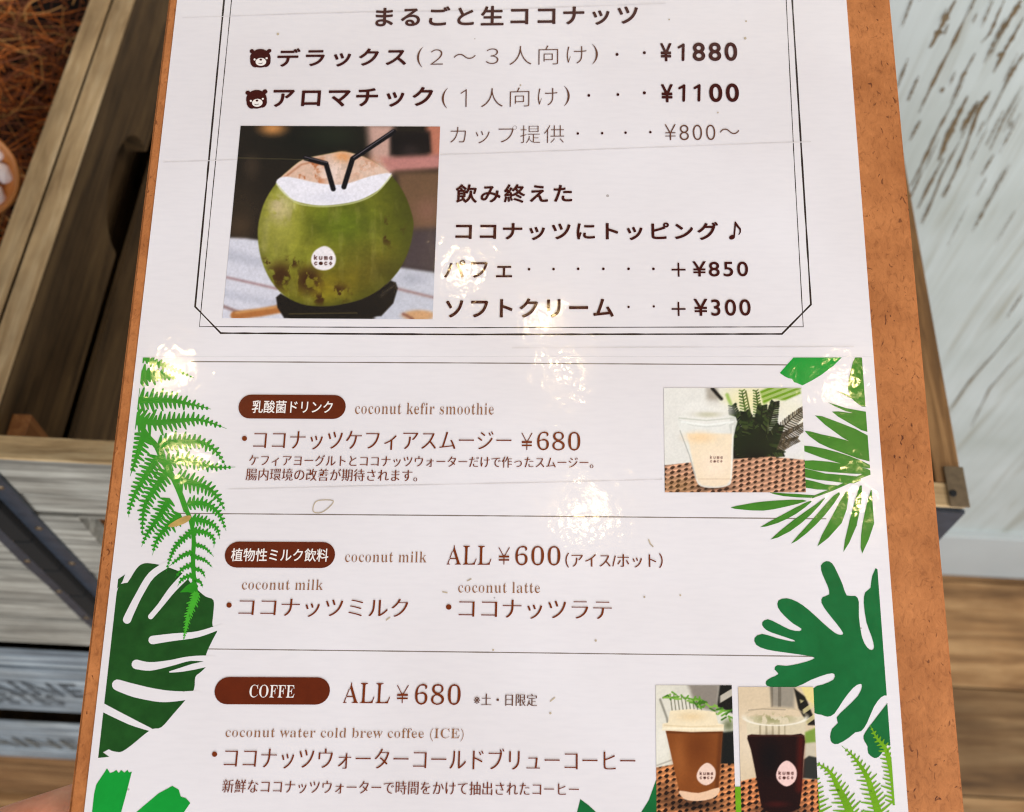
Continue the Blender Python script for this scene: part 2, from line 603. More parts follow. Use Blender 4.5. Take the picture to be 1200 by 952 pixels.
bm = bmesh.new()
stand = tag(empty('wooden_stand'), 'low brown wooden stand carrying the stacked crates above the floor', 'stand')
m_stand = mat_wood('stand_wood', 'x', (84, 58, 36), (142, 104, 68), (186, 148, 104), .7, .6, .45, gl=9)
box(bm, (XL - .01, Yc + .004, ZL - .022), (XR - .02, YB, ZL - .001), .002)
from_bm('stand_top', bm, m_stand, stand)
bm = bmesh.new()
for k in range(3):
    box(bm, (XL - .005, Yc + .006 + .001 * (k % 2), .004 + (ZL - .03) * k / 3), (XR - .025, Yc + .03, (ZL - .03) * (k + 1) / 3), .002)
from_bm('front_boards', bm, m_stand, stand)
for x in (XL + .01, XR - .07):
    bm = bmesh.new(); box(bm, (x, YB - .05, .001), (x + .04, YB - .005, ZL - .0225), .002)
    from_bm('leg', bm, m_stand, stand)

# corner straps of dark steel on the upright edges, black bumper strips between the two upper crates
xb_ = on_plane(0, 556, 1, Yc)[0], on_plane(104, 662, 1, Yc)[0]
WS_B = on_plane(0, 556, 1, Yc)[0] - XD
WS_A = XD - on_plane(0, 627, 1, Yc)[0]
XK1, XK0 = on_plane(0, 580, 1, Yc)[0], on_plane(0, 605, 1, Yc)[0]
print('strap', WS_A, WS_B)


def strap(parent, x_edge, direction, z0, z1, wf):
    bm = bmesh.new()
    a, b = sorted((x_edge, x_edge + direction * wf))
    # front flange, gently scalloped like a hand-cut strap
    n = 9
    pts = [(x_edge, z0), (x_edge, z1)]
    for k in range(n + 1):
        z = z1 - (z1 - z0) * k / n
        pts.append((x_edge + direction * wf * (1 + .06 * math.sin(k * 2.1)), z))
    prism(bm, pts, 1, Yc - .0022, Yc - .0002)
    o = from_bm('corner_strap', bm, m_metal, parent)
    for k in range(6):
        z = z1 - (z1 - z0) * (k + .5) / 6
        bm = bmesh.new()
        bmesh.ops.create_uvsphere(bm, u_segments=10, v_segments=6, radius=.0024, matrix=Matrix.Translation((x_edge + direction * wf * .6, Yc - .0022, z)) @ Matrix.Diagonal((1, .5, 1, 1)))
        from_bm('nail_head', bm, m_galv, o, True)
    return o


strap(B, XK1 + .0004, 1, ZU + .002, ZR - .003, WS_B - (XK1 - XD))
strap(A, XK0 - .0016, -1, ZU + .002, ZR - .003, WS_A + (XK0 - XD))
strap(B, XR - .0002, -1, ZU + .002, ZR - .0015, .05)
bm = bmesh.new()
n = 7
for k in range(n):
    z1 = ZR - .004 - (ZR - ZU - .01) * k / n
    z0 = ZR - .004 - (ZR - ZU - .01) * (k + 1) / n + .0012
    box(bm, (XK0 + .0004, Yc - .0075, z0), (XK1, Yc - .0003, z1), .0018)
from_bm('bumper_strip', bm, m_black, B)
bm = bmesh.new()
box(bm, (XK0 - .0014, Yc - .0050, ZU + .004), (XK0, Yc - .0004, ZR - .004))
from_bm('brass_edging', bm, m_brass, B)

# steel cap on the right front corner
bm = bmesh.new()
pc = on_plane(1105, 552, 2, ZR + .002)
box(bm, (pc[0], Yc - .0012, ZR + .0028), (XR + .0006, pc[1] + .002, ZR + .0040), .0004)
cap = from_bm('corner_cap', bm, m_galv, B)
bm = bmesh.new()
ps = on_plane(1117, 578, 2, ZR + .0042)
bmesh.ops.create_cone(bm, cap_ends=True, segments=16, radius1=.0021, radius2=.0017, depth=.0010, matrix=Matrix.Translation((ps[0], ps[1], ZR + .0043)))
from_bm('screw', bm, m_black, cap)
# small batten inside the front corner
bm = bmesh.new()
pb = on_plane(14, 500, 0, XD + TH)
box(bm, (XD + TH + .0004, Yc + TF + .001, ZU + .01), (XD + TH + .011, Yc + TF + .022, on_plane(22, 480, 0, XD + TH + .003)[2]), .0008)
from_bm('corner_batten', bm, mat_wood('batten_wood', 'z', (120, 74, 40), (164, 108, 64), (190, 134, 84), 1.0, .7, .2), B)

# ------------------------------------------------------------------ text and print machinery
SHK = .000235


def shx(x, y, yc):
    return x + (y - yc) * SHK * (x - 684)


_z = [0.0]


def layer(base):
    """each print sits a hair (10 micrometres) above the one before"""
    _z[0] = (_z[0] + .000002) % .000016
    return base + _z[0]


Z_PAPER, Z_LINE, Z_LEAF, Z_PHOTO, Z_PILL, Z_TEXT = .000300, .000310, .000360, .000420, .000440, .000460


def glyphs(body, sp=1.0, offset=0.0):
    c = bpy.data.curves.new('letters', 'FONT')
    c.body = body
    c.size = 1
    c.space_character = sp
    c.offset = offset
    c.resolution_u = 5
    o = bpy.data.objects.new('letters', c)
    COL.objects.link(o)
    dg = bpy.context.evaluated_depsgraph_get()
    me = bpy.data.meshes.new_from_object(o.evaluated_get(dg))
    bpy.data.objects.remove(o)
    bpy.data.curves.remove(c)
    n = len(me.vertices)
    co = np.empty(n * 3); me.vertices.foreach_get('co', co)
    fs = [tuple(p.vertices) for p in me.polygons]
    bpy.data.meshes.remove(me)
    return co.reshape(-1, 3)[:, :2], fs


def slim(co, fs, e, hmin, rows=76):
    """cut the letters into thin rows and trim each run sideways: bold stems become book weight, hairlines stay"""
    lo, hi = co[:, 1].min(), co[:, 1].max()
    h = 1.0 / rows
    V, Q = [], []
    tri = [co[list(f)] for f in fs]
    n = int((hi - lo) / h) + 1
    spans = [[] for _ in range(n)]
    for t in tri:
        y0, y1 = t[:, 1].min(), t[:, 1].max()
        for r in range(max(0, int((y0 - lo) / h - .5)), min(n - 1, int((y1 - lo) / h + .5)) + 1):
            y = lo + (r + .5) * h
            xs = []
            for i in range(len(t)):
                p, q = t[i], t[(i + 1) % len(t)]
                if (p[1] > y) != (q[1] > y):
                    xs.append(p[0] + (q[0] - p[0]) * (y - p[1]) / (q[1] - p[1]))
            if len(xs) >= 2:
                spans[r].append((min(xs), max(xs)))
    for r, sp in enumerate(spans):
        sp.sort()
        m = []
        for a, b in sp:
            if m and a <= m[-1][1] + 1e-4:
                m[-1][1] = max(m[-1][1], b)
            else:
                m.append([a, b])
        for a, b in m:
            w = b - a
            w2 = max(min(w, hmin), w - e)
            c = (a + b) / 2
            y = lo + r * h
            k = len(V)
            V += [(c - w2 / 2, y), (c + w2 / 2, y), (c + w2 / 2, y + h), (c - w2 / 2, y + h)]
            Q.append((k, k + 1, k + 2, k + 3))
    return np.array(V), Q


def serif(s):
    r = ''
    for ch in s:
        if 'a' <= ch <= 'z': r += chr(0x1D41A + ord(ch) - 97)
        elif 'A' <= ch <= 'Z': r += chr(0x1D400 + ord(ch) - 65)
        elif '0' <= ch <= '9': r += chr(0x1D7CE + ord(ch) - 48)
        else: r += ch
    return r


# style -> (curve offset, [(dx, dy) of the copies in em])
def ring(r, n=8):
    return [(0, 0)] + [(r * math.cos(2 * math.pi * k / n), r * math.sin(2 * math.pi * k / n)) for k in range(n)]


STYLE = {
    'bold': (0.0, ring(.022)),
    'medium': (0.0, ring(.010)),
    'thin': (-.020, ring(.004, 4)),
    'mincho': (-.018, [(-.021, 0), (-.010, 0), (0, 0), (.010, 0), (.021, 0)]),
    'mincho_small': (-.016, [(-.024, 0), (-.008, 0), (.008, 0), (.024, 0), (0, .010)]),
    'serif': (0.0, [(0, 0)]),
    'serif_light': (0.0, [(0, 0)]),
    'pill': (0.0, ring(.012)),
}


def text(parent, name, s, xl, xr, yl, yr, h, style, mat, sp=1.0, zb=Z_TEXT):
    """ink box of the words: left/right edge, ink bottom at both ends and ink height, in photo pixels"""
    off, shifts = STYLE[style]
    if style.startswith('serif'):
        s = serif(s)
    co, fs = glyphs(s, sp, off)
    if style.startswith('serif'):
        co, fs = slim(co, fs, *((.058, .040) if style == 'serif_light' else (.035, .04)))
    lo, hi = co.min(0), co.max(0)
    sx = (xr - xl) / (hi[0] - lo[0])
    sy = h / (hi[1] - lo[1])
    z0 = layer(zb)
    V, Fc = [], []
    for k, (dx, dy) in enumerate(shifts):
        x = xl + (co[:, 0] + dx - lo[0]) * sx
        t = (x - xl) / max(xr - xl, 1)
        yb = yl + (yr - yl) * t
        y = yb - (co[:, 1] + dy - lo[1]) * sy
        x = shx(x, y, yb - h / 2)
        u, v = bl_arr(x, y)
        base = len(V)
        V += list(zip(u, v, [z0 + k * .0000016] * len(u)))
        Fc += [tuple(i + base for i in f) for f in fs]
    me = bpy.data.meshes.new(name)
    me.from_pydata(V, [], Fc)
    me.materials.append(mat)
    up_normals(me)
    return link(name, me, parent)


def up_normals(me):
    me.update()
    fl = [p.index for p in me.polygons if p.normal.z < 0]
    if fl:
        bm = bmesh.new(); bm.from_mesh(me); bm.faces.ensure_lookup_table()
        bmesh.ops.reverse_faces(bm, faces=[bm.faces[i] for i in fl])
        bm.to_mesh(me); bm.free()


class Flat:
    """flat printed shapes collected into one mesh, corners given in photo pixels"""

    def __init__(s, z, dz=.0000014):
        s.V, s.F, s.MI, s.z0, s.k, s.dz, s.clips = [], [], [], z, 0, dz, []

    def poly(s, pts, mi=0):
        pts = [tuple(p) for p in pts]
        for (a, b, c) in s.clips:                # keep a*x + b*y + c >= 0
            out = []
            for i in range(len(pts)):
                p, q = pts[i], pts[(i + 1) % len(pts)]
                dp, dq = a * p[0] + b * p[1] + c, a * q[0] + b * q[1] + c
                if dp >= 0: out.append(p)
                if (dp >= 0) != (dq >= 0):
                    t = dp / (dp - dq)
                    out.append((p[0] + (q[0] - p[0]) * t, p[1] + (q[1] - p[1]) * t))
            pts = out
            if len(pts) < 3:
                return
        tr = tessellate_polygon([[Vector((p[0], p[1], 0)) for p in pts]])
        base = len(s.V)
        s.V += [bl(*p) + (s.z0 + (s.k % 18) * s.dz,) for p in pts]
        s.k += 1
        for t in tr:
            s.F.append(tuple(base + i for i in t)); s.MI.append(mi)

    def stroke(s, pts, widths, mi=0, cap=True):
        pts = np.array(pts, float)
        n = len(pts)
        if not hasattr(widths, '__len__'):
            widths = [widths] * n
        L, Rr = [], []
        for i in range(n):
            d = pts[min(i + 1, n - 1)] - pts[max(i - 1, 0)]
            d = d / (np.linalg.norm(d) + 1e-9)
            nn = np.array((-d[1], d[0])) * widths[i] / 2
            L.append(pts[i] + nn); Rr.append(pts[i] - nn)
        c1, c0 = [], []
        if cap:
            for end, arr in ((n - 1, c1), (0, c0)):
                d = pts[end] - pts[end - 1 if end else 1]
                d /= np.linalg.norm(d) + 1e-9
                nn = np.array((-d[1], d[0]))
                for k in range(1, 6):
                    a = math.pi * k / 6
                    arr.append(pts[end] + (nn * math.cos(a) + d * math.sin(a)) * widths[end] / 2)
        s.poly(L + c1 + Rr[::-1] + c0[::1], mi)

    def disc(s, x, y, rx, ry=None, mi=0, n=20, rot=0):
        ry = ry or rx
        s.poly([(x + rx * math.cos(a) * math.cos(rot) - ry * math.sin(a) * math.sin(rot), y + rx * math.cos(a) * math.sin(rot) + ry * math.sin(a) * math.cos(rot))
                for a in [2 * math.pi * k / n for k in range(n)]], mi)

    def build(s, name, mats, parent):
        me = bpy.data.meshes.new(name)
        me.from_pydata(s.V, [], s.F)
        for m in (mats if isinstance(mats, (list, tuple)) else [mats]):
            me.materials.append(m)
        for p, mi in zip(me.polygons, s.MI):
            p.material_index = mi
        up_normals(me)
        return link(name, me, parent)


def smooth(pts, k=4, closed=True):
    """Catmull-Rom through the points"""
    P = np.array(pts, float)
    n = len(P)
    out = []
    for i in range(n if closed else n - 1):
        if closed:
            a, b, c, d = P[(i - 1) % n], P[i], P[(i + 1) % n], P[(i + 2) % n]
        else:
            a, b, c, d = P[max(i - 1, 0)], P[i], P[i + 1], P[min(i + 2, n - 1)]
        for j in range(k):
            t = j / k
            out.append(.5 * ((2 * b) + (c - a) * t + (2 * a - 5 * b + 4 * c - d) * t * t + (3 * b - a - 3 * c + d) * t ** 3))
    if not closed:
        out.append(P[-1])
    return [tuple(p) for p in out]


# ------------------------------------------------------------------ the menu board
board = tag(empty('menu_board'), 'brown hardboard menu board with laminated Japanese coconut drink menu', 'menu board')
board.matrix_world = BM
m_paper = mat_paper()
m_board = mat_hardboard()
BLx = lambda y: 197 - .1234 * y
BRx = lambda y: 1043.5 + .0919 * y
PLx = lambda y: 208 - .1145 * y
PRx = lambda y: 991.5 + .0762 * y
TOPY, BOTY = -170, 1150


def sheet_slab(name, L, Rr, y0, y1, z0, z1, mat, ny=1, bevel=0.0, wave=0.0):
    bm = bmesh.new()
    cs = [bl(L(y0), y0), bl(Rr(y0), y0), bl(Rr(y1), y1), bl(L(y1), y1)]
    A_ = [bm.verts.new((p[0], p[1], z0)) for p in cs]
    B_ = [bm.verts.new((p[0], p[1], z1)) for p in cs]
    bm.faces.new(A_); bm.faces.new(B_)
    for i in range(4):
        bm.faces.new((A_[i], A_[(i + 1) % 4], B_[(i + 1) % 4], B_[i]))
    if bevel:
        bmesh.ops.bevel(bm, geom=list(bm.edges), offset=bevel, segments=2, affect='EDGES')
    return from_bm(name, bm, mat, board)


sheet_slab('backing_board', BLx, BRx, TOPY, BOTY, -.0045, 0, m_board, bevel=.0008)
SEAM = 418.5
upper = sheet_slab('upper_sheet', PLx, PRx, -140, SEAM, .00002, Z_PAPER, m_paper)
lower = sheet_slab('lower_sheet', PLx, PRx, SEAM + .12, 1110, .00002, Z_PAPER, m_paper)

INK = mat_print('brown_ink', (62, 8, 0))
INK2 = mat_print('red_brown_ink', (116, 46, 8))
INKL = mat_print('light_brown_ink', (146, 96, 62))
INKM = mat_print('mid_brown_ink', (104, 66, 50))
LINE = mat_print('black_line_ink', (48, 36, 32))
RULE = mat_print('grey_rule_ink', (128, 116, 108))
PAPERI = mat_print('white_ink', (238, 230, 226), .02)
PILL = mat_print('brown_pill_ink', (98, 34, 6), .14)

# double ruled frame of the upper sheet
fl = Flat(Z_LINE)
def rule(pts, w, jw=.25):
    q = []
    for i in range(len(pts) - 1):
        a, b = np.array(pts[i], float), np.array(pts[i + 1], float)
        n = max(2, int(np.linalg.norm(b - a) / 14))
        for k in range(n + (i == len(pts) - 2)):
            q.append(a + (b - a) * k / n)
    fl.stroke(q, [w * random.uniform(1 - jw, 1 + jw) for _ in q], cap=False)
rule([(270, -70), (263, 0), (244, 200), (229, 360), (259, 391), (540, 392.6), (916, 392), (950, 357.5), (939.6, 190), (928, 0), (922, -70)], 2.0)
rule([(279, -70), (271.7, 0), (252, 200), (234, 383.4), (540, 384.6), (941, 383.6), (930.4, 190), (921, 0), (914, -70)], 1.0)
fl.build('double_frame_line', LINE, upper)

T = lambda *a, **k: text(upper, *a, **k)
T('dish_name', 'まるごと生ココナッツ', 441, 747, 32.5, 29.5, 22.5, 'bold', INK, sp=1.22)
T('dish_name', 'デラックス', 326, 476, 79.5, 78, 21, 'bold', INK, sp=1.22)
T('serving_note', '２〜３人向け', 505, 687, 79, 76, 22, 'thin', INKM, sp=1.2)
T('dish_name', 'アロマチック', 321, 507, 127, 125.5, 22, 'bold', INK, sp=1.22)
T('serving_note', '人向け', 564, 653, 127, 125, 22, 'thin', INKM, sp=1.2)
for s_, xa, ya in (('(', 489, 80), (')', 694, 76.5), ('(', 518, 128), (')', 661, 125.5)):
    T('serving_note', s_, xa, xa + 6.5, ya, ya, 23.5, 'thin', INKM)
T('price', '¥', 774, 786.5, 72.5, 72.5, 20, 'bold', INK); T('price', '880', 812, 863, 72.3, 72.0, 20.5, 'bold', INK, sp=1.22)
T('price', '¥', 775, 788, 120.5, 120.5, 20, 'bold', INK); T('price', '00', 831.5, 865, 120.3, 120, 20.5, 'bold', INK, sp=1.22)
T('dish_name', 'カップ提供', 528, 661, 169.5, 168.3, 20.5, 'thin', INKM, sp=1.16)
T('price', '¥800〜', 779, 866, 165.5, 165, 18.5, 'thin', INKM, sp=1.18)
T('topping_heading', '飲み終えた', 534.5, 670, 238.5, 238.2, 21, 'bold', INK, sp=1.2)
T('topping_heading', 'ココナッツにトッピング', 534.5, 841, 282, 282, 20.5, 'bold', INK, sp=1.18)
T('topping_name', 'パフェ', 521, 600, 326.5, 326, 20.5, 'medium', INK, sp=1.2)
T('topping_name', 'ソフトクリーム', 523, 718.5, 373, 372, 21.5, 'bold', INK, sp=1.18)
T('price', '＋', 787, 803, 325, 325, 16, 'medium', INK)
T('price', '¥850', 811.6, 876, 325, 324.6, 17.5, 'medium', INK, sp=1.2)
T('price', '＋', 787, 803, 371, 371, 16, 'medium', INK)
T('price', '¥300', 813, 879, 371, 370.6, 19.5, 'medium', INK, sp=1.2)
for x, y, r in ((723, 65, 1.8), (755, 63, 1.8), (690, 113, 1.7), (724, 112, 1.7), (755, 110, 1.9), (677, 157.6, 1.5), (705.6, 157.2, 1.5), (733, 156.6, 1.5), (762, 156, 1.5),
                (620, 316.5, 1.6), (648.7, 316.3, 1.6), (677.5, 316, 1.6), (707, 316, 1.6), (736.5, 316, 1.6), (765.6, 316, 1.6), (736.5, 360.6, 1.4), (766, 360, 1.4)):
    fl = Flat(Z_TEXT); fl.disc(x, y, r, n=10); fl.build('leader_dot', INK, upper)
fl = Flat(Z_TEXT)
fl.stroke([(861.5, 261.5), (860, 279)], 1.9); fl.disc(857.6, 279, 3.6, 2.6, rot=-.4)
fl.stroke([(861.5, 262), (864, 266), (867, 269.5), (867.2, 273), (865.5, 276)], [2.2, 2.6, 2.2, 1.6, .9])
fl.build('music_note', INK, upper)
for w_, nm, ink, pts in ((1.3, 'serving_note', INKM, ((540.5, 110.5), (546.5, 106.5), (546.2, 126))), (3.3, 'price', INK, ((795.2, 56.8), (800.6, 53.8), (800.2, 71.2))),
                         (3.3, 'price', INK, ((796.0, 104.6), (801.4, 101.6), (801.0, 118.9))), (3.3, 'price', INK, ((813.8, 104.4), (819.2, 101.4), (818.8, 118.7)))):
    fl = Flat(Z_TEXT + .00001)
    fl.stroke(pts[:2], w_ * .85); fl.stroke(pts[1:], w_)
    fl.build(nm, ink, upper)


def bear(cx, cy, rot):
    f = Flat(Z_TEXT)
    def d(x, y, rx, ry, mi=0, r=0):
        c, s = math.cos(rot), math.sin(rot)
        f.disc(cx + x * c - y * s, cy + x * s + y * c, rx, ry, mi, rot=rot + r)
    d(0, 0, 12.2, 11.0)
    d(-6, 3, 6, 7.5); d(6, 3, 6, 7.5)
    d(-9.6, -8.6, 2.6, 2.4); d(10.4, -8.4, 2.9, 2.0, 0, -.4)
    f.stroke([(cx - 9.6, cy - 8.6), (cx - 5, cy - 4)], 3.0); f.stroke([(cx + 11.5, cy - 8.8), (cx + 6, cy - 4)], 3.0)
    d(.5, 4.2, 6.2, 4.6, 1)
    d(-6.8, 1.2, 1.2, 1.2, 1); d(7.4, .2, 1.3, 1.1, 1)
    d(.4, 1.6, 1.6, 1.2, 0)
    f.stroke([(cx - 2, cy + 5.8), (cx, cy + 6.5), (cx + 2.4, cy + 5.6)], .7)
    f.build('bear_emblem', [INK, PAPERI], upper)


bear(305.5, 69.5, -.03)
bear(301, 117.5, -.10)

# ---- lower sheet
T = lambda *a, **k: text(lower, *a, **k)
for pts in ([(224, 424.3), (590, 426.2), (957, 428.4)], [(207, 602), (590, 605), (968, 608.4)], [(240, 760.7), (600, 765), (977, 769.8)]):
    fl = Flat(Z_LINE)
    rule(pts, 1.3, .2)
    fl.build('divider_rule', RULE, lower)


def pill(x0, x1, y0, y1, dy=0.0):
    f = Flat(Z_PILL)
    r = (y1 - y0) / 2
    pts = []
    for cx, a0 in ((x1 - r, -math.pi / 2), (x0 + r, math.pi / 2)):
        for k in range(13):
            a = a0 + math.pi * k / 12
            x = cx + r * math.cos(a)
            y = (y0 + y1) / 2 + r * math.sin(a) + dy * (x - x0)
            pts.append((shx(x, y, (y0 + y1) / 2), y))
    f.poly(pts)
    return f.build('heading_pill', PILL, lower)


pill(280, 405.5, 463, 491, .006); pill(264, 393, 635, 665.5, .006); pill(252, 387, 793.5, 825.5, .004)
T('heading_words', '乳酸菌ドリンク', 296, 390, 484.5, 485, 14.5, 'pill', PAPERI)
T('heading_words', '植物性ミルク飲料', 271.5, 385, 658, 658.5, 15, 'pill', PAPERI)
T('heading_words', 'COFFE', 293, 345.6, 817.5, 818, 15, 'serif', PAPERI)
T('english_caption', 'coconut kefir smoothie', 416.7, 579, 486, 486.8, 13.6, 'serif_light', INKL, sp=1.04)
T('dish_name', 'ココナッツケフィアスムージー', 298, 599, 527.5, 528.5, 22, 'mincho', INK2)
T('price', '¥', 611, 624, 528, 528, 20, 'serif_light', INK2)
T('price', '680', 629.5, 680, 528.3, 528.8, 22, 'serif_light', INK2)
T('description', 'ケフィアヨーグルトとココナッツウォーターだけで作ったスムージー。', 292.7, 695, 546.5, 549.5, 13, 'mincho_small', INK2)
T('description', '腸内環境の改善が期待されます。', 289, 489, 563.5, 565, 14, 'mincho_small', INK2)
T('english_caption', 'coconut milk', 405, 500, 659.3, 659.8, 13, 'serif_light', INKL, sp=1.04)
T('price', 'ALL', 524, 576, 662, 662.4, 22.5, 'serif_light', INK2)
T('price', '¥', 584, 597.5, 662, 662, 20, 'serif_light', INK2)
T('price', '600', 604, 656.7, 663, 663.3, 23, 'serif_light', INK2)
T('serving_note', '（アイス/ホット）', 663, 776, 665.5, 666, 17, 'mincho_small', INK2)
T('english_caption', 'coconut milk', 284.4, 378.8, 691.5, 692, 12.4, 'serif_light', INKL, sp=1.04)
T('dish_name', 'ココナッツミルク', 281, 478, 722.5, 724, 21.5, 'mincho', INK2)
T('english_caption', 'coconut latte', 537.3, 633, 695, 695.6, 12.6, 'serif_light', INKL, sp=1.04)
T('dish_name', 'ココナッツラテ', 538.3, 716.5, 724.5, 726.5, 22, 'mincho', INK2)
T('price', 'ALL', 403, 457.5, 824, 824.5, 24, 'serif_light', INK2)
T('price', '¥', 465, 479, 824.3, 824.3, 21, 'serif_light', INK2)
T('price', '680', 486.7, 540, 826, 826.5, 24.5, 'serif_light', INK2)
T('serving_note', '※土・日限定', 555.7, 629.3, 827, 827.8, 14, 'mincho_small', INKM)
T('english_caption', 'coconut water cold brew coffee (ICE)', 265, 543.4, 867.5, 869, 15, 'serif_light', INKL, sp=1.02)
T('dish_name', 'ココナッツウォーターコールドブリューコーヒー', 264, 744, 900, 904, 25, 'mincho', INK2)
T('description', '新鮮なココナッツウォーターで時間をかけて抽出されたコーヒー', 261.6, 678, 929, 933, 15.5, 'mincho_small', INK2)
for x, y, r in ((287, 514.5, 3), (269, 709.5, 3.1), (526, 711.7, 3.2), (252, 884, 3.1)):
    f = Flat(Z_TEXT); f.disc(x, y, r); f.build('bullet_dot', INK2, lower)

# ---- printed leaves
LG = mat_print('fern_green_ink', (44, 142, 28), .10, big=.16)
LG2 = mat_print('fern_tip_green_ink', (70, 172, 44), .10, big=.16)
DG = mat_print('monstera_green_ink', (30, 78, 26), .22, big=.16)
MG = mat_print('split_leaf_green_ink', (20, 104, 50), .12, big=.16)
BG = mat_print('banana_leaf_green_ink', (16, 150, 50), .08, big=.16)
PG = mat_print('palm_green_ink', (64, 128, 36), .16, big=.16)
YG = mat_print('yellow_fern_ink', (112, 166, 24), .12, big=.16)
EDGE_L = (1.0, .112, -(168 + .112 * 420))
EDGE_R = (-1.0, .0735, 1009.6 - .0735 * 419.6)
TOPC = (0, 1.0, -419.6)


def frond(f, spine, hw, gap=5.6, slant=.30, both=(1, 1), rib=3.0, tip=1.0, wid=.80):
    """a fern blade: a rib with tapering teeth on both sides"""
    P = np.array(smooth(spine, 8, False))
    seg = np.linalg.norm(np.diff(P, axis=0), axis=1)
    s = np.concatenate([[0], np.cumsum(seg)])
    Ltot = s[-1]
    at = lambda d: np.array((np.interp(d, s, P[:, 0]), np.interp(d, s, P[:, 1])))
    hw *= 1.32
    n = max(3, int(Ltot / gap))
    qs = [at(Ltot * k / 24) for k in range(25)]
    f.stroke(qs, [max(.5, (rib + hw * .30) * (1 - (k / 24) ** 1.5)) for k in range(25)], cap=False)
    for k in range(n):
        d = (k + .3) * gap
        if d > Ltot - 1: break
        t = d / Ltot
        c = at(d); dr = at(min(d + 1, Ltot)) - at(max(d - 1, 0)); dr /= np.linalg.norm(dr) + 1e-9
        nn = np.array((-dr[1], dr[0]))
        L = hw * (1 - t ** 1.7) * (.82 + .18 * math.sin(k * 2.7)) * tip + .6
        w = gap * wid * (1 - .35 * t)
        for sgn, on in ((1, both[0]), (-1, both[1])):
            if not on: continue
            L2 = L * on * random.uniform(.9, 1.08)
            e = c + nn * sgn * L2 + dr * L2 * slant
            m1 = c + nn * sgn * L2 * .6 + dr * L2 * slant * .6
            f.poly([c - dr * w * .68, c + dr * w * .68, m1 + dr * w * .44, e + dr * w * .20, e - dr * w * .24, m1 - dr * w * .48])


def Z1(*p): return [(150 + x / 5.007, 410 + y / 5.007) for x, y in p]
def Z2(*p): return [(140 + x / 5.6, 580 + y / 5.6) for x, y in p]
def Z8(*p): return [(100 + x / 3.4, 620 + y / 3.4) for x, y in p]


# dark monstera on the left edge
f = Flat(Z_LEAF - .00003)
f.clips = [EDGE_L]
f.poly(smooth(Z8((118, 280), (170, 215), (205, 160), (230, 140), (262, 138), (320, 150), (390, 178), (420, 215), (445, 240), (480, 270), (512, 285), (511, 340), (508, 385),
                 (528, 402), (510, 440), (483, 500), (488, 540), (462, 570), (440, 590), (434, 640), (402, 680), (350, 740), (305, 790), (270, 797), (238, 818), (190, 858),
                 (150, 886), (125, 888), (95, 878), (52, 842)), 3))
f.poly(Z8((120, 250), (126, 205), (160, 182), (150, 210))); f.poly(Z8((40, 866), (97, 908), (40, 914)))
for pts, ws in (((((335, 138), (265, 185), (215, 265), (180, 335), (168, 362)), (26, 28, 27, 31, 33))), (((412, 176), (350, 240), (300, 305), (262, 350)), (32, 28, 21, 21)),
                (((545, 388), (450, 420), (350, 432), (270, 443)), (18, 24, 30, 34)), (((510, 518), (420, 517), (340, 535), (260, 548), (205, 540)), (28, 18, 24, 34, 38)),
                (((512, 532), (430, 550), (380, 562), (338, 570)), (24, 24, 16, 5)), (((450, 658), (380, 666), (300, 665), (200, 645), (130, 622)), (26, 38, 50, 52, 44)),
                (((268, 802), (180, 766), (60, 706)), (10, 28, 34))):
    f.stroke([(100 + x / 3.4, 620 + y / 3.4) for x, y in smooth(pts, 4, False)], list(np.interp(np.linspace(0, 1, 4 * (len(pts) - 1) + 1), np.linspace(0, 1, len(ws)), np.array(ws) / 3.4)), 1)
f.build('monstera_leaf_print', [DG, m_paper], lower)

# bright fern on the left edge
f = Flat(Z_LEAF)
f.clips = [EDGE_L, TOPC]
f.stroke(Z1(*smooth([(40, 385), (110, 500), (170, 570), (210, 660), (260, 740), (310, 850), (345, 950)], 4, False)), 6.5, cap=False)
f.stroke(Z2(*smooth([(425, 70), (470, 170), (490, 300), (485, 420), (492, 550), (505, 640)], 4, False)), 5.0)
frond(f, Z1((60, 40), (240, 105), (390, 168)), 5, 5, .3)
frond(f, Z1((60, 160), (150, 150), (240, 160), (285, 172)), 10.5, 5, .3, wid=1.0, rib=9)
frond(f, Z1((40, 300), (250, 300), (380, 325), (490, 351)), 12)
frond(f, Z1((40, 395), (150, 430), (300, 418), (430, 415), (580, 465)), 12)
frond(f, Z1((180, 560), (330, 542), (440, 548), (520, 600), (572, 680)), 10.5)
frond(f, Z1((205, 668), (330, 648), (450, 680), (540, 692), (632, 690)), 9, 5.2)
frond(f, Z1((280, 760), (400, 788), (500, 835), (572, 945)), 11, 5.2)
frond(f, Z1((100, 490), (60, 610), (15, 745)), 11, 5.4)
frond(f, Z1((180, 630), (120, 720), (50, 835), (10, 940), (8, 985)), 10.5, 5.2)
frond(f, Z1((235, 715), (150, 830), (98, 930), (85, 1090)), 10.5, 5.2)
frond(f, Z2((330, 30), (260, 150), (190, 250), (148, 342)), 9, 4.8)
frond(f, Z2((400, 130), (290, 240), (240, 320), (220, 398)), 9, 4.6)
frond(f, Z2((480, 240), (380, 330), (335, 420), (310, 505)), 4, 4.2)
frond(f, Z2((478, 380), (420, 400), (330, 470)), 3, 4)
frond(f, Z2((482, 462), (420, 485), (368, 545)), 3, 4)
frond(f, Z2((482, 530), (420, 550), (384, 602)), 3, 4)
frond(f, Z2((450, 60), (560, 60), (650, 120), (702, 238)), 7, 4.6)
frond(f, Z2((480, 160), (570, 178), (640, 220), (660, 292)), 6, 4.2)
frond(f, Z2((490, 240), (570, 250), (620, 290), (622, 348)), 4.5, 4.2)
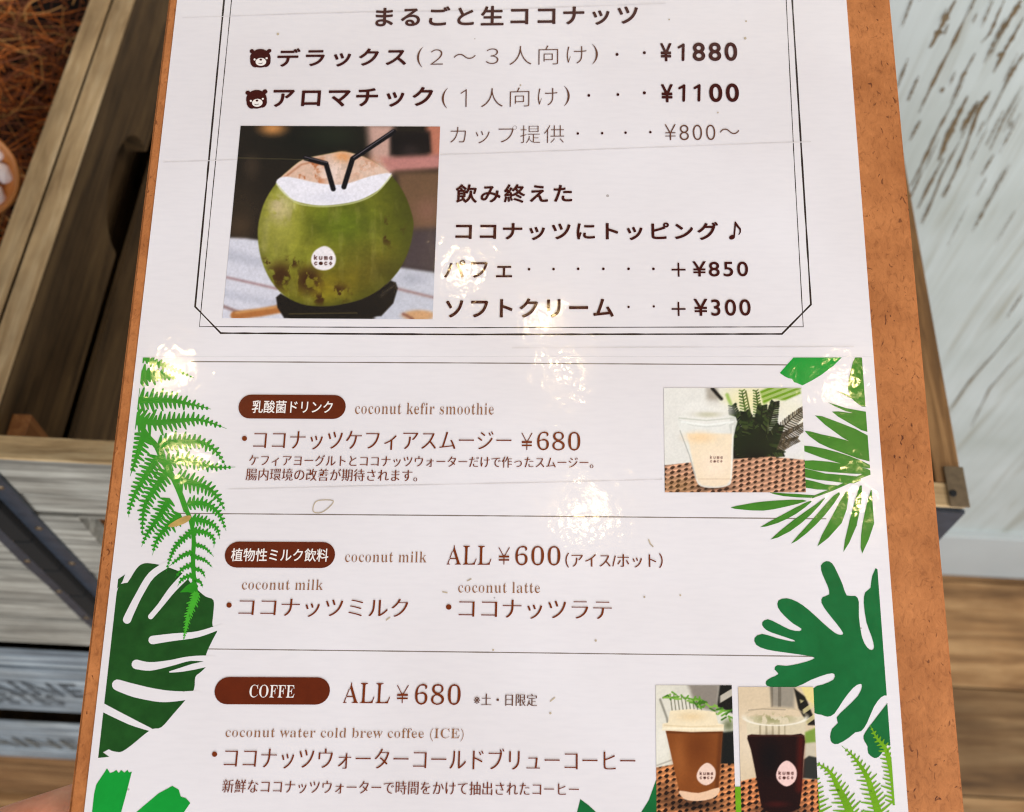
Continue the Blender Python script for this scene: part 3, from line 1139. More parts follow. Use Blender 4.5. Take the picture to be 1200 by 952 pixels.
for a in (((490, 328), (560, 348), (622, 408)), ((490, 408), (560, 430), (612, 478)), ((490, 488), (540, 500), (566, 548)), ((492, 560), (530, 570), (548, 608))):
    frond(f, Z2(*a), 2.4, 3.6)
f.poly(Z2((398, 642), (440, 600), (492, 565), (520, 600), (500, 650), (450, 640)))
tipf = Flat(Z_LEAF + .000028)
frond(tipf, Z2((510, 640), (490, 700), (458, 790), (440, 870), (424, 955)), 5, 3.4, .7, wid=.9, rib=5)
f.build('fern_print', LG, lower)
tipf.build('fern_tip_print', LG2, lower)

# banana leaves
def ZL(*p): return [(60 + x / 3.333, 780 + y / 3.333) for x, y in p]
f = Flat(Z_LEAF)
f.clips = [EDGE_L]
f.poly(ZL((220, 402), (232, 420), (245, 416), (256, 408), (266, 420), (275, 408), (288, 418), (300, 408), (306, 418), (317, 415), (290, 520), (262, 620), (235, 700), (120, 700), (165, 520), (178, 465)))
f.poly(ZL((335, 572), (420, 500), (475, 470), (500, 485), (508, 512), (528, 518), (545, 537), (520, 573), (470, 640), (400, 720), (200, 720)))
f.build('banana_leaf_print', BG, lower)
def Z4(*p): return [(870 + x / 4.14, 410 + y / 4.14) for x, y in p]
f = Flat(Z_LEAF)
f.clips = [TOPC]
f.poly(Z4((255, 30), (490, 30), (440, 80), (380, 125), (335, 152), (290, 175), (262, 163), (250, 160), (238, 143), (222, 140), (205, 132), (180, 115), (215, 75)))
f.build('banana_leaf_print', BG, lower)
f = Flat(Z_LEAF)
f.poly([(680, 936.5), (690, 944), (703, 956), (722, 985), (660, 985), (674, 960)]); f.poly(smooth([(775, 905), (775, 985), (735, 985), (748, 957), (760, 938)], 2))
f.build('monstera_leaf_print', MG, lower)

# palm frond on the right edge
f = Flat(Z_LEAF)
f.clips = [EDGE_R, TOPC]
for p in (((548, 35), (600, 35), (610, 140), (610, 280), (540, 250), (510, 190), (525, 100)), ((458, 203), (520, 225), (600, 266), (600, 280), (530, 240)),
          ((412, 256), (500, 285), (610, 305), (610, 320), (500, 300)), ((432, 302), (520, 308), (620, 312), (620, 405), (520, 360)),
          ((350, 320), (460, 352), (620, 425), (620, 495), (480, 425)), ((300, 395), (380, 412), (500, 440), (620, 492), (620, 545), (480, 500), (370, 455)),
          ((290, 466), (400, 483), (520, 518), (620, 562), (615, 577), (480, 555), (300, 495)), ((290, 540), (420, 545), (600, 578), (620, 605), (420, 595), (300, 575)),
          ((300, 578), (400, 602), (570, 618), (540, 650), (430, 640), (300, 620)), ((300, 630), (400, 655), (475, 662), (430, 682), (300, 670)),
          ((130, 694), (200, 698), (350, 708), (330, 720), (200, 712)), ((-58, 767), (20, 750), (100, 738), (240, 729), (312, 735), (200, 765), (100, 782), (0, 777)),
          ((85, 862), (200, 798), (300, 745), (335, 738), (260, 797), (170, 842)), ((135, 922), (250, 825), (350, 755), (402, 718), (330, 802), (230, 882)),
          ((235, 942), (330, 835), (440, 710), (472, 702), (400, 802), (310, 892)), ((362, 955), (430, 815), (500, 690), (512, 720), (480, 842)),
          ((488, 982), (518, 830), (568, 660), (578, 700), (552, 855)), ((579, 990), (574, 900), (590, 800), (622, 680), (640, 720), (640, 835))):
    f.poly(smooth(Z4(*p), 2))
f.stroke(Z4((335, 718), (430, 682), (560, 622), (640, 590)), [2.5, 3, 4, 4.5], cap=False)
f.build('palm_frond_print', PG, lower)

# split leaf on the right
def Z6(*p): return [(860 + x / 3.664, 640 + y / 3.664) for x, y in p]
f = Flat(Z_LEAF)
f.clips = [EDGE_R]
f.poly(smooth(Z6((625, 108), (592, 130), (585, 180), (562, 200), (556, 245), (568, 330), (590, 390), (600, 435), (590, 447), (570, 435), (548, 390), (535, 300), (535, 240), (520, 215), (483, 213),
                 (465, 165), (440, 110), (420, 75), (395, 66), (372, 85), (380, 125), (400, 170), (408, 208), (380, 220), (375, 245), (400, 285), (440, 335), (468, 375), (455, 382), (430, 372),
                 (380, 330), (320, 275), (270, 240), (225, 225), (190, 235), (188, 265), (215, 300), (255, 335), (288, 355), (280, 366), (240, 360), (190, 335), (145, 315), (120, 330), (128, 352),
                 (160, 372), (258, 405), (245, 410), (180, 395), (120, 378), (88, 395), (95, 425), (140, 445), (220, 458), (335, 475), (335, 488), (280, 505), (225, 515), (185, 512), (173, 530),
                 (190, 550), (160, 565), (138, 580), (140, 600), (180, 607), (260, 608), (330, 575), (400, 550), (430, 550), (425, 575), (380, 595), (335, 615), (335, 700), (350, 720), (375, 725),
                 (400, 733), (430, 720), (470, 660), (510, 610), (540, 592), (548, 605), (530, 645), (480, 695), (440, 735), (445, 760), (420, 785), (412, 820), (420, 845), (445, 850), (490, 825),
                 (520, 800), (545, 795), (570, 760), (600, 690), (630, 650), (655, 642), (666, 660), (630, 710), (580, 775), (555, 815), (560, 840), (572, 860), (575, 890), (600, 910), (620, 905),
                 (640, 880), (650, 850), (680, 845), (680, 640), (660, 430)), 2))
f.build('split_leaf_print', MG, lower)

# yellow-green ferns at the bottom right
def Z9(*p): return [(900 + x / 7.5, 830 + y / 7.5) for x, y in p]
f = Flat(Z_LEAF + .000028)
f.clips = [EDGE_R]
frond(f, Z9((1000, 1060), (960, 900), (915, 750), (865, 600), (760, 440), (645, 333)), 13.5, 5.6, .45, rib=4, wid=.52)
frond(f, Z9((760, 1040), (690, 850), (610, 690), (540, 560), (400, 470)), 13, 5.6, .45, rib=5, wid=.52)
frond(f, Z9((445, 1060), (430, 900), (425, 720), (420, 560)), 14, 5.6, .4, rib=3, wid=.5)
frond(f, Z9((1130, 850), (1105, 640), (1068, 480), (1025, 350), (950, 260), (893, 148)), 12, 5.2, .45, rib=5, wid=.6)
f.poly([(858, 922), (870, 922), (872, 990), (860, 990)])
f.build('yellow_fern_print', YG, lower)

# marks caught under the film
f = Flat(Z_LEAF + .000055)
f.poly(smooth(Z2((322, 205), (380, 165), (440, 140), (474, 142), (455, 175), (405, 200), (350, 214)), 3))
f.build('dried_stain', mat_print('dried_stain_ink', (196, 160, 90), .3), lower)
CR1 = mat_print('crease_grey', (217, 210, 211), .1)
for pts, par in ((((192, 191), (230, 190), (278, 188)), upper), (((516, 182.5), (640, 178.5), (760, 174), (950, 167)), upper), (((214, 22), (400, 16), (560, 13), (780, 5)), upper),
                 (((268, 574), (450, 570), (640, 566), (776, 562.5)), lower), (((600, 408.5), (800, 408), (1000, 407)), upper)):
    f = Flat(Z_LEAF + .000055); f.stroke(smooth(pts, 8, False), [random.uniform(.3, 1.1) for _ in range(8 * (len(pts) - 1) + 1)], cap=False); f.build('film_crease', CR1, par)
SPK = mat_print('speck_ink', (198, 180, 156), .3)
f = Flat(Z_LEAF + .000055)
ring_ = smooth([(367, 597), (370, 589), (378, 586.5), (391, 587.5), (386, 595), (377, 601), (369, 601)], 3)
f.stroke(ring_ + [ring_[0]], 1.2, cap=False)
f.build('dried_stain', SPK, lower)
for p in ([(760, 633), (762, 638), (765, 641)], [(453, 727), (457, 724)], [(645, 822), (650, 818)], [(548, 681), (552, 679)], [(519, 694), (524, 695)]):
    f = Flat(Z_LEAF + .000055); f.stroke(p, 1.5); f.build('trapped_speck', SPK, lower)
for x, y, r in ((755, 700, 1.2), (698, 751, 1.4), (578, 762, 1.2), (645, 836, 1.4), (797, 698, 1.2), (784, 24, 1), (874, 26, 1.1), (873, 46, 1.6), (610, 101, 1), (841, 133, 1), (326, 41, 1.6)):
    f = Flat(Z_LEAF + .000055); f.disc(x, y, r, n=8); f.build('trapped_speck', SPK, upper if y < 419 else lower)


# ------------------------------------------------------------------ printed photographs (colour grids painted in numpy)
def vnoise(X, Y, seed, sc):
    r = np.random.RandomState(seed)
    g = r.rand(64, 64)
    x, y = X / sc, Y / sc
    i, j = np.floor(x).astype(int), np.floor(y).astype(int)
    u, v = x - i, y - j
    u, v = u * u * (3 - 2 * u), v * v * (3 - 2 * v)
    i, j = i % 64, j % 64
    i1, j1 = (i + 1) % 64, (j + 1) % 64
    return (g[i, j] * (1 - u) + g[i1, j] * u) * (1 - v) + (g[i, j1] * (1 - u) + g[i1, j1] * u) * v


def fbm(X, Y, seed, sc, o=4):
    s, a, t = 0, 1, 0
    for k in range(o):
        s = s + a * vnoise(X, Y, seed + k, sc / 2 ** k); t += a; a *= .55
    return s / t


def sst(a, b, x):
    t = np.clip((x - a) / (b - a), 0, 1)
    return t * t * (3 - 2 * t)


class Paint:
    def __init__(s, quad, org, sc, n):
        """quad: corners TL TR BR BL in zoom coordinates; zoom = (pixel - org) * sc"""
        s.n = n
        w, h = n
        a, b = np.meshgrid(np.linspace(0, 1, w), np.linspace(0, 1, h))
        q = np.array(quad, float)
        P = ((1 - a) * (1 - b))[..., None] * q[0] + (a * (1 - b))[..., None] * q[1] + (a * b)[..., None] * q[2] + ((1 - a) * b)[..., None] * q[3]
        s.X, s.Y = P[..., 0], P[..., 1]
        s.org, s.sc = org, sc
        s.C = np.zeros((h, w, 3))

    def fill(s, col, m=1.0):
        m = np.asarray(m)
        if m.ndim == 0: m = np.full(s.X.shape, float(m))
        c = np.asarray(col, float)
        s.C = s.C * (1 - m[..., None]) + c * m[..., None]

    def blob(s, x, y, rx, ry=None, soft=1.0, rot=0):
        ry = ry or rx
        dx, dy = s.X - x, s.Y - y
        c, q = math.cos(rot), math.sin(rot)
        d = np.hypot((dx * c + dy * q) / rx, (-dx * q + dy * c) / ry)
        return 1 - sst(1 - soft, 1 + soft * .5, d)

    def poly(s, pts, soft=4):
        P = np.array(pts, float)
        ins = np.zeros(s.X.shape, bool)
        dist = np.full(s.X.shape, 1e9)
        n = len(P)
        for i in range(n):
            x1, y1 = P[i]; x2, y2 = P[(i + 1) % n]
            c = ((y1 > s.Y) != (y2 > s.Y)) & (s.X < (x2 - x1) * (s.Y - y1) / (y2 - y1 + 1e-12) + x1)
            ins ^= c
            dist = np.minimum(dist, s.segd(P[i], P[(i + 1) % n]))
        sd = np.where(ins, dist, -dist)
        return sst(-soft, soft, sd)

    def segd(s, a, b):
        ax, ay = a; bx, by = b
        dx, dy = bx - ax, by - ay
        t = np.clip(((s.X - ax) * dx + (s.Y - ay) * dy) / (dx * dx + dy * dy + 1e-9), 0, 1)
        return np.hypot(s.X - ax - t * dx, s.Y - ay - t * dy)

    def line(s, pts, w, soft=3):
        d = np.full(s.X.shape, 1e9)
        for i in range(len(pts) - 1):
            d = np.minimum(d, s.segd(pts[i], pts[i + 1]))
        return 1 - sst(w / 2 - soft, w / 2 + soft, d)

    def blur(s, k):
        ker = np.exp(-np.linspace(-2, 2, 2 * k + 1) ** 2); ker /= ker.sum()
        for c in range(3):
            A_ = np.pad(s.C[..., c], k, mode='edge')
            A_ = np.apply_along_axis(lambda r: np.convolve(r, ker, 'valid'), 1, A_)
            s.C[..., c] = np.apply_along_axis(lambda r: np.convolve(r, ker, 'valid'), 0, A_)

    def mul(s, f):
        s.C = s.C * np.asarray(f)[..., None]

    def logo(s, x, y, w, dark=(70, 30, 25)):
        """four tiny letters over four tiny letters, the second o a bear face"""
        g = {'k': [((0, 0), (0, 3)), ((0, 2), (1.6, 1)), ((.5, 1.8), (1.6, 3))], 'u': [((0, 1), (0, 2.8), (1.2, 3), (1.8, 2.6), (1.8, 1))],
             'm': [((0, 3), (0, 1)), ((0, 1.2), (1, 1.1), (1, 3)), ((1, 1.2), (2, 1.1), (2, 3))], 'a': [((1.7, 1), (1.7, 3)), ((1.7, 1.3), (.6, 1), (0, 2), (.6, 3), (1.7, 2.7))],
             'c': [((1.6, 1.2), (.6, 1), (0, 2), (.6, 3), (1.6, 2.8))], 'o': [((.8, 1), (0, 2), (.8, 3), (1.6, 2), (.8, 1))]}
        u = w / 14
        for row, word in ((0, 'kuma'), (1, 'coco')):
            for k, ch in enumerate(word):
                ox, oy = x - w / 2 + k * 3.9 * u, y + (row * 4.2 - 3.6) * u
                if row == 1 and k == 1:
                    s.fill(dark, s.blob(ox + u, oy + 2 * u, 1.7 * u, 1.5 * u, .2))
                    continue
                for st in g[ch]:
                    s.fill(dark, .9 * s.line([(ox + a * u, oy + b * u) for a, b in st], .8 * u, .5 * u))

    def build(s, name, z, parent):
        s.C = np.clip(s.C, 0, 255)
        h, w = s.X.shape
        px, py = s.org[0] + s.X / s.sc, s.org[1] + s.Y / s.sc
        u, v = bl_arr(px.ravel(), py.ravel())
        co = np.stack([u, v, np.full(u.shape, z)], 1)
        idx = np.arange(w * h).reshape(h, w)
        f = np.stack([idx[1:, :-1], idx[1:, 1:], idx[:-1, 1:], idx[:-1, :-1]], -1).reshape(-1, 4)
        me = bpy.data.meshes.new(name)
        me.vertices.add(len(co)); me.vertices.foreach_set('co', co.ravel().astype(np.float32))
        me.loops.add(f.size); me.loops.foreach_set('vertex_index', f.ravel().astype(np.int32))
        me.polygons.add(len(f)); me.polygons.foreach_set('loop_start', np.arange(0, f.size, 4, dtype=np.int32))
        me.update(calc_edges=True)
        at = me.color_attributes.new('ink', 'FLOAT_COLOR', 'POINT')
        lin = np.ones((len(co), 4), np.float32); lin[:, :3] = s2l(s.C.reshape(-1, 3))
        at.data.foreach_set('color', lin.ravel())
        me.materials.append(mat_print('printed_photo_ink', None, .04, True))
        up_normals(me)
        return link(name, me, parent)


def weave(p, m, light, dark, sx, sy, skew=.0):
    x = p.X + skew * p.Y
    b = fbm(p.X, p.Y, 33, sx * 1.3, 3)
    u, v = x / sx * math.pi / 1.4 + p.Y / sy * 1.1, p.Y / sy * math.pi / 1.4 - x / sx * 1.1
    t = 1 - sst(.0, .45, np.cos(u) * np.cos(v) * 1.0 + (b - .5) * 1.1 - .05)
    col = np.array(dark)[None, None] * (1 - t[..., None]) + np.array(light)[None, None] * t[..., None]
    col = col * ((.62 + .4 * b + .36 * np.cos(u * .5 + v * .5 + .6) ** 2)[..., None])
    p.fill(col, m)


# --- the green coconut
p = Paint([(220, 30), (1043, 33), (1012, 828), (145, 823)], (220, 140), 3.525, (300, 276))
X, Y = p.X, p.Y
p.fill((38, 31, 24))
p.fill((24, 24, 18), p.blob(560, 90, 260, 90)); p.fill((44, 50, 34), .6 * p.blob(600, 70, 110, 50))
p.fill((196, 136, 78), p.blob(352, 40, 62, 34)); p.fill((70, 56, 44), .7 * p.blob(265, 200, 40, 60))
p.fill((58, 46, 34), .8 * p.blob(230, 380, 90, 130)); p.fill((92, 70, 50), .5 * p.blob(215, 450, 60, 60))
p.fill((196, 158, 146), p.poly([(740, 20), (850, 20), (840, 240), (760, 240)], 26))
p.fill((186, 118, 96), p.poly([(985, 20), (1060, 20), (1060, 160), (1000, 160)], 18))
p.fill((26, 19, 18), p.poly([(838, 58), (1000, 55), (1005, 140), (840, 150)], 14)); p.fill((70, 58, 58), .5 * p.blob(920, 130, 36, 26))
p.fill((188, 128, 122), p.poly([(800, 160), (1050, 148), (1050, 205), (820, 222)], 16))
p.fill((112, 84, 62), p.poly([(860, 222), (1060, 215), (1060, 460), (900, 470)], 22)); p.fill((150, 104, 92), .5 * p.blob(990, 380, 60, 60))
p.fill((74, 62, 66), p.poly([(900, 460), (1060, 450), (1060, 640), (880, 620)], 26))
p.fill((212, 210, 222), p.poly([(100, 488), (240, 494), (420, 520), (420, 850), (100, 850)], 8))
p.fill((198, 198, 210), p.poly([(860, 612), (1060, 640), (1060, 850), (760, 850)], 9))
p.fill((176, 176, 190), .6 * p.line([(160, 560), (330, 600)], 40, 18)); p.fill((150, 110, 110), .8 * p.line([(140, 650), (370, 702)], 9, 5))
p.fill((130, 96, 92), .8 * p.line([(130, 768), (230, 805)], 12, 5)); p.fill((150, 112, 108), .8 * p.line([(850, 698), (1030, 742)], 10, 6))
p.fill((160, 160, 176), .5 * p.blob(930, 660, 60, 24)); p.fill((186, 186, 200), .6 * p.line([(150, 720), (380, 770)], 34, 14))
p.fill((176, 112, 62), p.line([(195, 812), (300, 800), (400, 782)], 34, 5)); p.fill((216, 166, 110), .7 * p.line([(200, 802), (380, 776)], 8, 4))
p.fill((206, 160, 118), p.blob(955, 812, 75, 24, .4)); p.fill((120, 70, 60), .8 * p.line([(890, 806), (930, 826)], 10, 4))
p.blur(3)
p.fill((30, 24, 20), p.poly([(366, 738), (385, 722), (480, 768), (600, 778), (720, 750), (800, 704), (838, 668), (860, 676), (868, 700), (850, 762), (800, 815), (600, 828), (400, 824), (372, 780)], 5))
p.fill((70, 60, 50), .6 * p.line([(800, 730), (850, 690)], 14, 8)); p.fill((96, 84, 48), .6 * p.line([(420, 806), (700, 802)], 5, 3))
body = smooth([(290, 480), (300, 400), (325, 330), (370, 262), (420, 212), (480, 168), (560, 150), (610, 140), (650, 137), (720, 155), (790, 190), (850, 245), (895, 310), (925, 390), (933, 450), (915, 540),
               (870, 630), (800, 700), (720, 745), (620, 770), (540, 775), (470, 765), (400, 730), (345, 670), (305, 580)], 3)
mb = p.poly(body, 4)
base = np.zeros(p.C.shape); base[:] = (122, 124, 36)
def mixc(c, m):
    global base
    base = base * (1 - m[..., None]) + np.array(c, float) * m[..., None]
mixc((186, 180, 82), .95 * p.blob(360, 460, 120, 200)); mixc((140, 138, 44), .8 * p.blob(470, 470, 170, 140)); mixc((100, 116, 26), .8 * p.blob(640, 430, 160, 90))
mixc((98, 100, 24), .9 * p.blob(890, 430, 110, 260)); mixc((112, 98, 30), .9 * p.blob(780, 640, 190, 130)); mixc((138, 116, 26), .8 * p.blob(560, 690, 200, 90))
mixc((64, 58, 16), .8 * p.blob(600, 800, 260, 48)); mixc((196, 188, 110), .7 * p.line([(330, 420), (315, 540)], 22, 16))
mixc((216, 192, 172), .9 * sst(.42, .62, fbm(X, Y, 3, 60)) * p.blob(395, 370, 62, 74, .7)); mixc((196, 196, 120), .5 * p.line([(390, 300), (430, 360)], 40, 20))
nz = fbm(X, Y, 11, 90, 5)
base = base * (.70 + .42 * nz[..., None])
fine = fbm(X * .35, Y, 19, 14, 3)
base = base * (.92 + .16 * fine[..., None])
mixc((86, 84, 30), .28 * sst(.5, .75, fbm(X * 1.4, Y * .5, 63, 60, 4))); mixc((168, 160, 92), .22 * sst(.55, .8, fbm(X * 1.5, Y * .5, 67, 50, 4)))
mixc((60, 62, 16), .55 * (1 - p.blob(600, 440, 300, 300, .35)) * sst(560, 800, X)); mixc((196, 190, 96), .45 * p.blob(400, 430, 70, 120))
for cx, cy, rx, ry, th in ((385, 650, 66, 64, .47), (500, 665, 62, 62, .49), (430, 592, 50, 26, .52), (545, 745, 40, 26, .52), (835, 468, 64, 60, .56), (860, 400, 40, 50, .60), (620, 720, 60, 40, .58), (330, 600, 30, 30, .6)):
    mixc((62, 34, 14), .9 * sst(th - .06, th + .08, fbm(X, Y * .8, int(cx), 34, 4)) * p.blob(cx, cy, rx, ry, .8))
p.fill(base, mb)
p.fill((220, 184, 164), p.poly(smooth([(372, 262), (420, 212), (480, 168), (560, 150), (610, 140), (650, 137), (720, 155), (790, 190), (838, 232), (760, 248), (650, 290), (560, 290), (450, 262)], 3), 4))
p.fill((178, 96, 48), .8 * sst(.5, .62, fbm(X, Y, 41, 44)) * p.poly([(400, 250), (470, 180), (560, 165), (590, 250), (540, 285)], 20))
p.fill((226, 150, 84), .8 * p.blob(640, 160, 40, 26)); p.fill((196, 132, 100), .7 * sst(.5, .6, fbm(X, Y, 47, 30)) * p.blob(740, 200, 80, 46))
p.fill((238, 214, 204), .85 * p.blob(600, 225, 60, 60, .8)); p.fill((232, 206, 192), .6 * p.blob(760, 215, 70, 26)); p.fill((160, 84, 44), .5 * p.line([(400, 244), (470, 190), (520, 178)], 7, 5)); p.fill((196, 168, 150), .6 * sst(.52, .6, fbm(X, Y, 53, 16)) * p.blob(640, 210, 150, 60))
p.fill((236, 232, 242), p.poly(smooth([(366, 262), (396, 240), (450, 246), (520, 262), (590, 272), (660, 268), (760, 236), (842, 226), (812, 275), (770, 308), (700, 340), (600, 357), (520, 357), (440, 338), (395, 305)], 3), 4))
p.fill((206, 206, 150), .7 * p.line(smooth([(368, 270), (440, 342), (520, 361), (600, 361), (700, 344), (780, 306), (842, 234)], 4, False), 6, 3))
p.fill((216, 214, 228), .5 * p.blob(600, 325, 120, 22))
for st in ([(487, 163), (572, 186), (602, 290)], [(646, 282), (682, 166), (852, 54)]):
    p.fill((18, 14, 18), p.line(st, 21, 3)); p.fill((120, 112, 120), .7 * p.line([(st[1][0] + 4, st[1][1] - 5), (st[2 if st[0][0] > 600 else 0][0] - 2, st[2 if st[0][0] > 600 else 0][1] - 5)], 4, 2))
p.fill((238, 230, 234), p.poly(smooth([(562, 526), (595, 540), (613, 575), (604, 610), (570, 626), (530, 618), (511, 588), (522, 550)], 4), 4))
p.logo(562, 584, 74)
p.fill((150, 140, 90), .35 * p.line([(200, 162), (500, 170)], 3, 2))
p.C = 255 * np.clip(p.C / 255, 0, 1) ** 1.05
p.mul(.95 + .10 * fbm(X, Y, 91, 8, 2))
p.build('coconut_photo', Z_PHOTO, upper)

# --- smoothie in a clear cup
p = Paint([(50, 35), (1128, 35), (1160, 850), (60, 850)], (770, 450), 6.667, (200, 150))
X, Y = p.X, p.Y
p.fill((228, 224, 218)); p.fill((236, 226, 176), p.blob(720, 130, 260, 150)); p.fill((236, 230, 206), .8 * p.blob(1060, 220, 120, 120)); p.fill((226, 222, 224), .9 * p.blob(1060, 480, 120, 110))
p.fill((168, 158, 146), .9 * p.poly([(380, 30), (470, 30), (480, 170), (390, 170)], 26)); p.fill((24, 22, 20), p.line([(430, 40), (500, 120)], 26, 10))
st = np.sin((X + Y * 2.6) / 17)
p.fill((108, 150, 30), p.poly([(860, 30), (1120, 36), (1118, 80), (1000, 135), (900, 120), (830, 170), (800, 60)], 12) * (.55 + .45 * sst(-.2, .5, st)))
p.fill((140, 176, 70), .8 * p.line([(545, 90), (575, 170)], 26, 12))
for a, b, w in (((690, 60), (740, 300), 12), ((770, 60), (800, 250), 10), ((660, 60), (700, 250), 8)):
    p.fill((92, 100, 46), p.line([a, b], w, 4))
p.fill((26, 30, 18), p.blob(760, 500, 170, 110, .35)); p.fill((18, 18, 12), p.poly([(590, 470), (900, 440), (880, 585), (590, 590)], 10))
rs = np.random.RandomState(4)
def frond_paint(p, a, b, c, cols, L, w, n=19, droop=.35):
    A_, B_, C_ = (np.array(q, float) for q in (a, b, c))
    for k in range(n):
        t = .18 + .82 * k / (n - 1)
        q = (1 - t) ** 2 * A_ + 2 * t * (1 - t) * B_ + t * t * C_
        d = 2 * (1 - t) * (B_ - A_) + 2 * t * (C_ - B_); d /= np.linalg.norm(d) + 1e-9
        nn = np.array((-d[1], d[0]))
        l = L * (1.1 - .7 * t)
        for sg in (1, -1):
            e = q + (nn * sg * .8 + d * .7) * l + np.array((0, droop * l))
            p.fill(cols[rs.randint(len(cols))], p.line([tuple(q), tuple((q + e) / 2 + nn * sg * l * .06), tuple(e)], w * rs.uniform(.9, 1.6), 4))
    p.fill(cols[0], p.line([tuple((1 - t) ** 2 * A_ + 2 * t * (1 - t) * B_ + t * t * C_) for t in np.linspace(0, 1, 9)], w * .8, 3))
dk = [(24, 32, 18), (34, 46, 22), (18, 22, 14), (52, 66, 30)]
lt = [(70, 96, 36), (96, 122, 50), (52, 74, 30)]
br = [(64, 54, 40), (86, 72, 52), (46, 40, 30)]
for a in (((760, 540), (690, 330), (662, 60), lt, 62, 9), ((770, 540), (800, 300), (770, 60), lt, 58, 9), ((800, 540), (1000, 300), (1140, 200), br, 84, 9), ((810, 540), (980, 420), (1130, 330), br, 80, 9),
          ((800, 560), (950, 470), (1090, 430), br, 60, 7), ((790, 570), (900, 520), (980, 540), dk, 50, 8), ((750, 540), (640, 380), (590, 180), dk, 84, 14), ((740, 560), (640, 470), (600, 330), dk, 80, 14),
          ((760, 540), (740, 360), (690, 230), dk, 90, 15), ((780, 540), (800, 340), (820, 180), dk, 90, 15), ((790, 540), (880, 330), (915, 150), dk, 86, 14), ((800, 550), (900, 430), (950, 330), dk, 76, 13),
          ((770, 560), (770, 450), (750, 330), dk, 84, 15), ((740, 560), (680, 500), (600, 470), dk, 60, 12)):
    frond_paint(p, *a)
p.fill((22, 28, 16), .8 * p.blob(755, 480, 150, 110, .6)); p.fill((70, 76, 40), .6 * p.blob(690, 350, 22, 22)); p.fill((150, 144, 100), .5 * p.blob(866, 340, 8, 34)); p.fill((14, 14, 10), .7 * p.blob(740, 550, 130, 40))
mm = p.poly([(0, 645), (300, 612), (600, 590), (880, 570), (1200, 602), (1200, 900), (0, 900)], 5)
weave(p, mm, (202, 150, 120), (60, 38, 28), 29, 23, .5); p.fill((120, 90, 40), .35 * mm * p.blob(180, 800, 190, 80)); p.fill((48, 30, 20), .75 * p.blob(440, 812, 160, 26))
cup = p.poly(smooth([(160, 262), (380, 240), (612, 262), (596, 420), (582, 740), (545, 800), (440, 816), (340, 802), (298, 740), (225, 480)], 3), 5)
p.fill((232, 230, 224), .90 * cup)
p.fill((236, 232, 226), .75 * p.blob(385, 215, 225, 95, .35)); p.fill((196, 188, 170), .5 * p.blob(390, 240, 150, 26)); p.fill((206, 206, 200), .6 * p.line([(165, 285), (280, 330), (390, 338), (500, 330), (605, 280)], 9, 4))
p.fill((244, 220, 188), .85 * p.poly([(232, 392), (590, 392), (578, 740), (540, 796), (440, 808), (345, 796), (302, 738)], 12)); p.fill((250, 226, 204), .8 * p.blob(450, 640, 130, 120)); p.fill((246, 206, 156), .7 * p.blob(330, 420, 130, 50))
p.fill((160, 156, 150), .7 * p.line([(178, 370), (250, 560), (300, 735)], 8, 4)); p.fill((176, 176, 160), .5 * p.line([(170, 270), (380, 290), (600, 270)], 10, 5)); p.fill((244, 244, 240), .8 * p.line([(190, 300), (380, 325), (590, 300)], 14, 6))
p.fill((196, 160, 130), .6 * p.line([(320, 745), (570, 745)], 5, 3)); p.fill((190, 186, 150), .5 * p.blob(400, 245, 100, 22)); p.fill((250, 246, 240), .6 * p.line([(590, 330), (575, 740)], 10, 5))
p.logo(462, 590, 96, (120, 84, 74))
p.mul(.97 + .06 * fbm(X, Y, 92, 12, 2))
p.build('smoothie_photo', Z_PHOTO, lower)

# --- paper cup of hot coffee
p = Paint([(48, 50), (583, 50), (618, 1150), (58, 1150)], (760, 795), 6.0, (112, 220))
X, Y = p.X, p.Y
p.fill((222, 216, 202)); p.fill((140, 130, 120), p.poly([(270, 40), (500, 40), (480, 240), (330, 200)], 22)); p.fill((206, 200, 190), .6 * p.blob(230, 90, 60, 40))
p.fill((26, 24, 20), p.poly([(500, 40), (620, 40), (620, 260), (480, 200)], 10)); st = sst(.2, .6, np.sin((X * .6 + Y) / 22))
p.fill((216, 206, 190), .85 * st * p.poly([(500, 40), (620, 40), (620, 200), (500, 180)], 10))
p.fill((232, 226, 214), p.blob(90, 450, 70, 160)); p.fill((150, 140, 130), .6 * p.line([(60, 612), (160, 575)], 10, 5)); p.fill((120, 116, 104), .7 * p.line([(80, 150), (128, 280), (150, 420)], 16, 6))
for k in range(9):
    x0 = 150 + k * 26
    p.fill((86, 84, 62), .8 * p.line([(x0, 110 + k * 6), (x0 + 16, 240)], 7, 3))
rs = np.random.RandomState(8)
for k in range(46):
    t = rs.rand(); x0, y0 = 120 + t * 450, 118 + 130 * t ** 1.4 + rs.uniform(-20, 40)
    a = rs.rand() * 6.28
    p.fill(((96, 150, 44), (62, 110, 30), (130, 176, 70))[k % 3], p.line([(x0, y0), (x0 + 44 * math.cos(a), y0 + 26 * math.sin(a))], 12, 4))
p.fill((24, 24, 22), p.poly([(510, 380), (600, 370), (620, 620), (500, 610)], 12)); p.fill((70, 80, 40), .7 * p.blob(560, 330, 50, 50))
mm = p.poly([(0, 636), (180, 604), (640, 600), (640, 1200), (0, 1200)], 5)
weave(p, mm, (206, 132, 82), (36, 20, 12), 26, 24, .4); p.fill((18, 10, 8), .75 * p.blob(320, 890, 220, 50)); p.fill((40, 24, 16), .5 * mm * p.blob(130, 820, 100, 90))
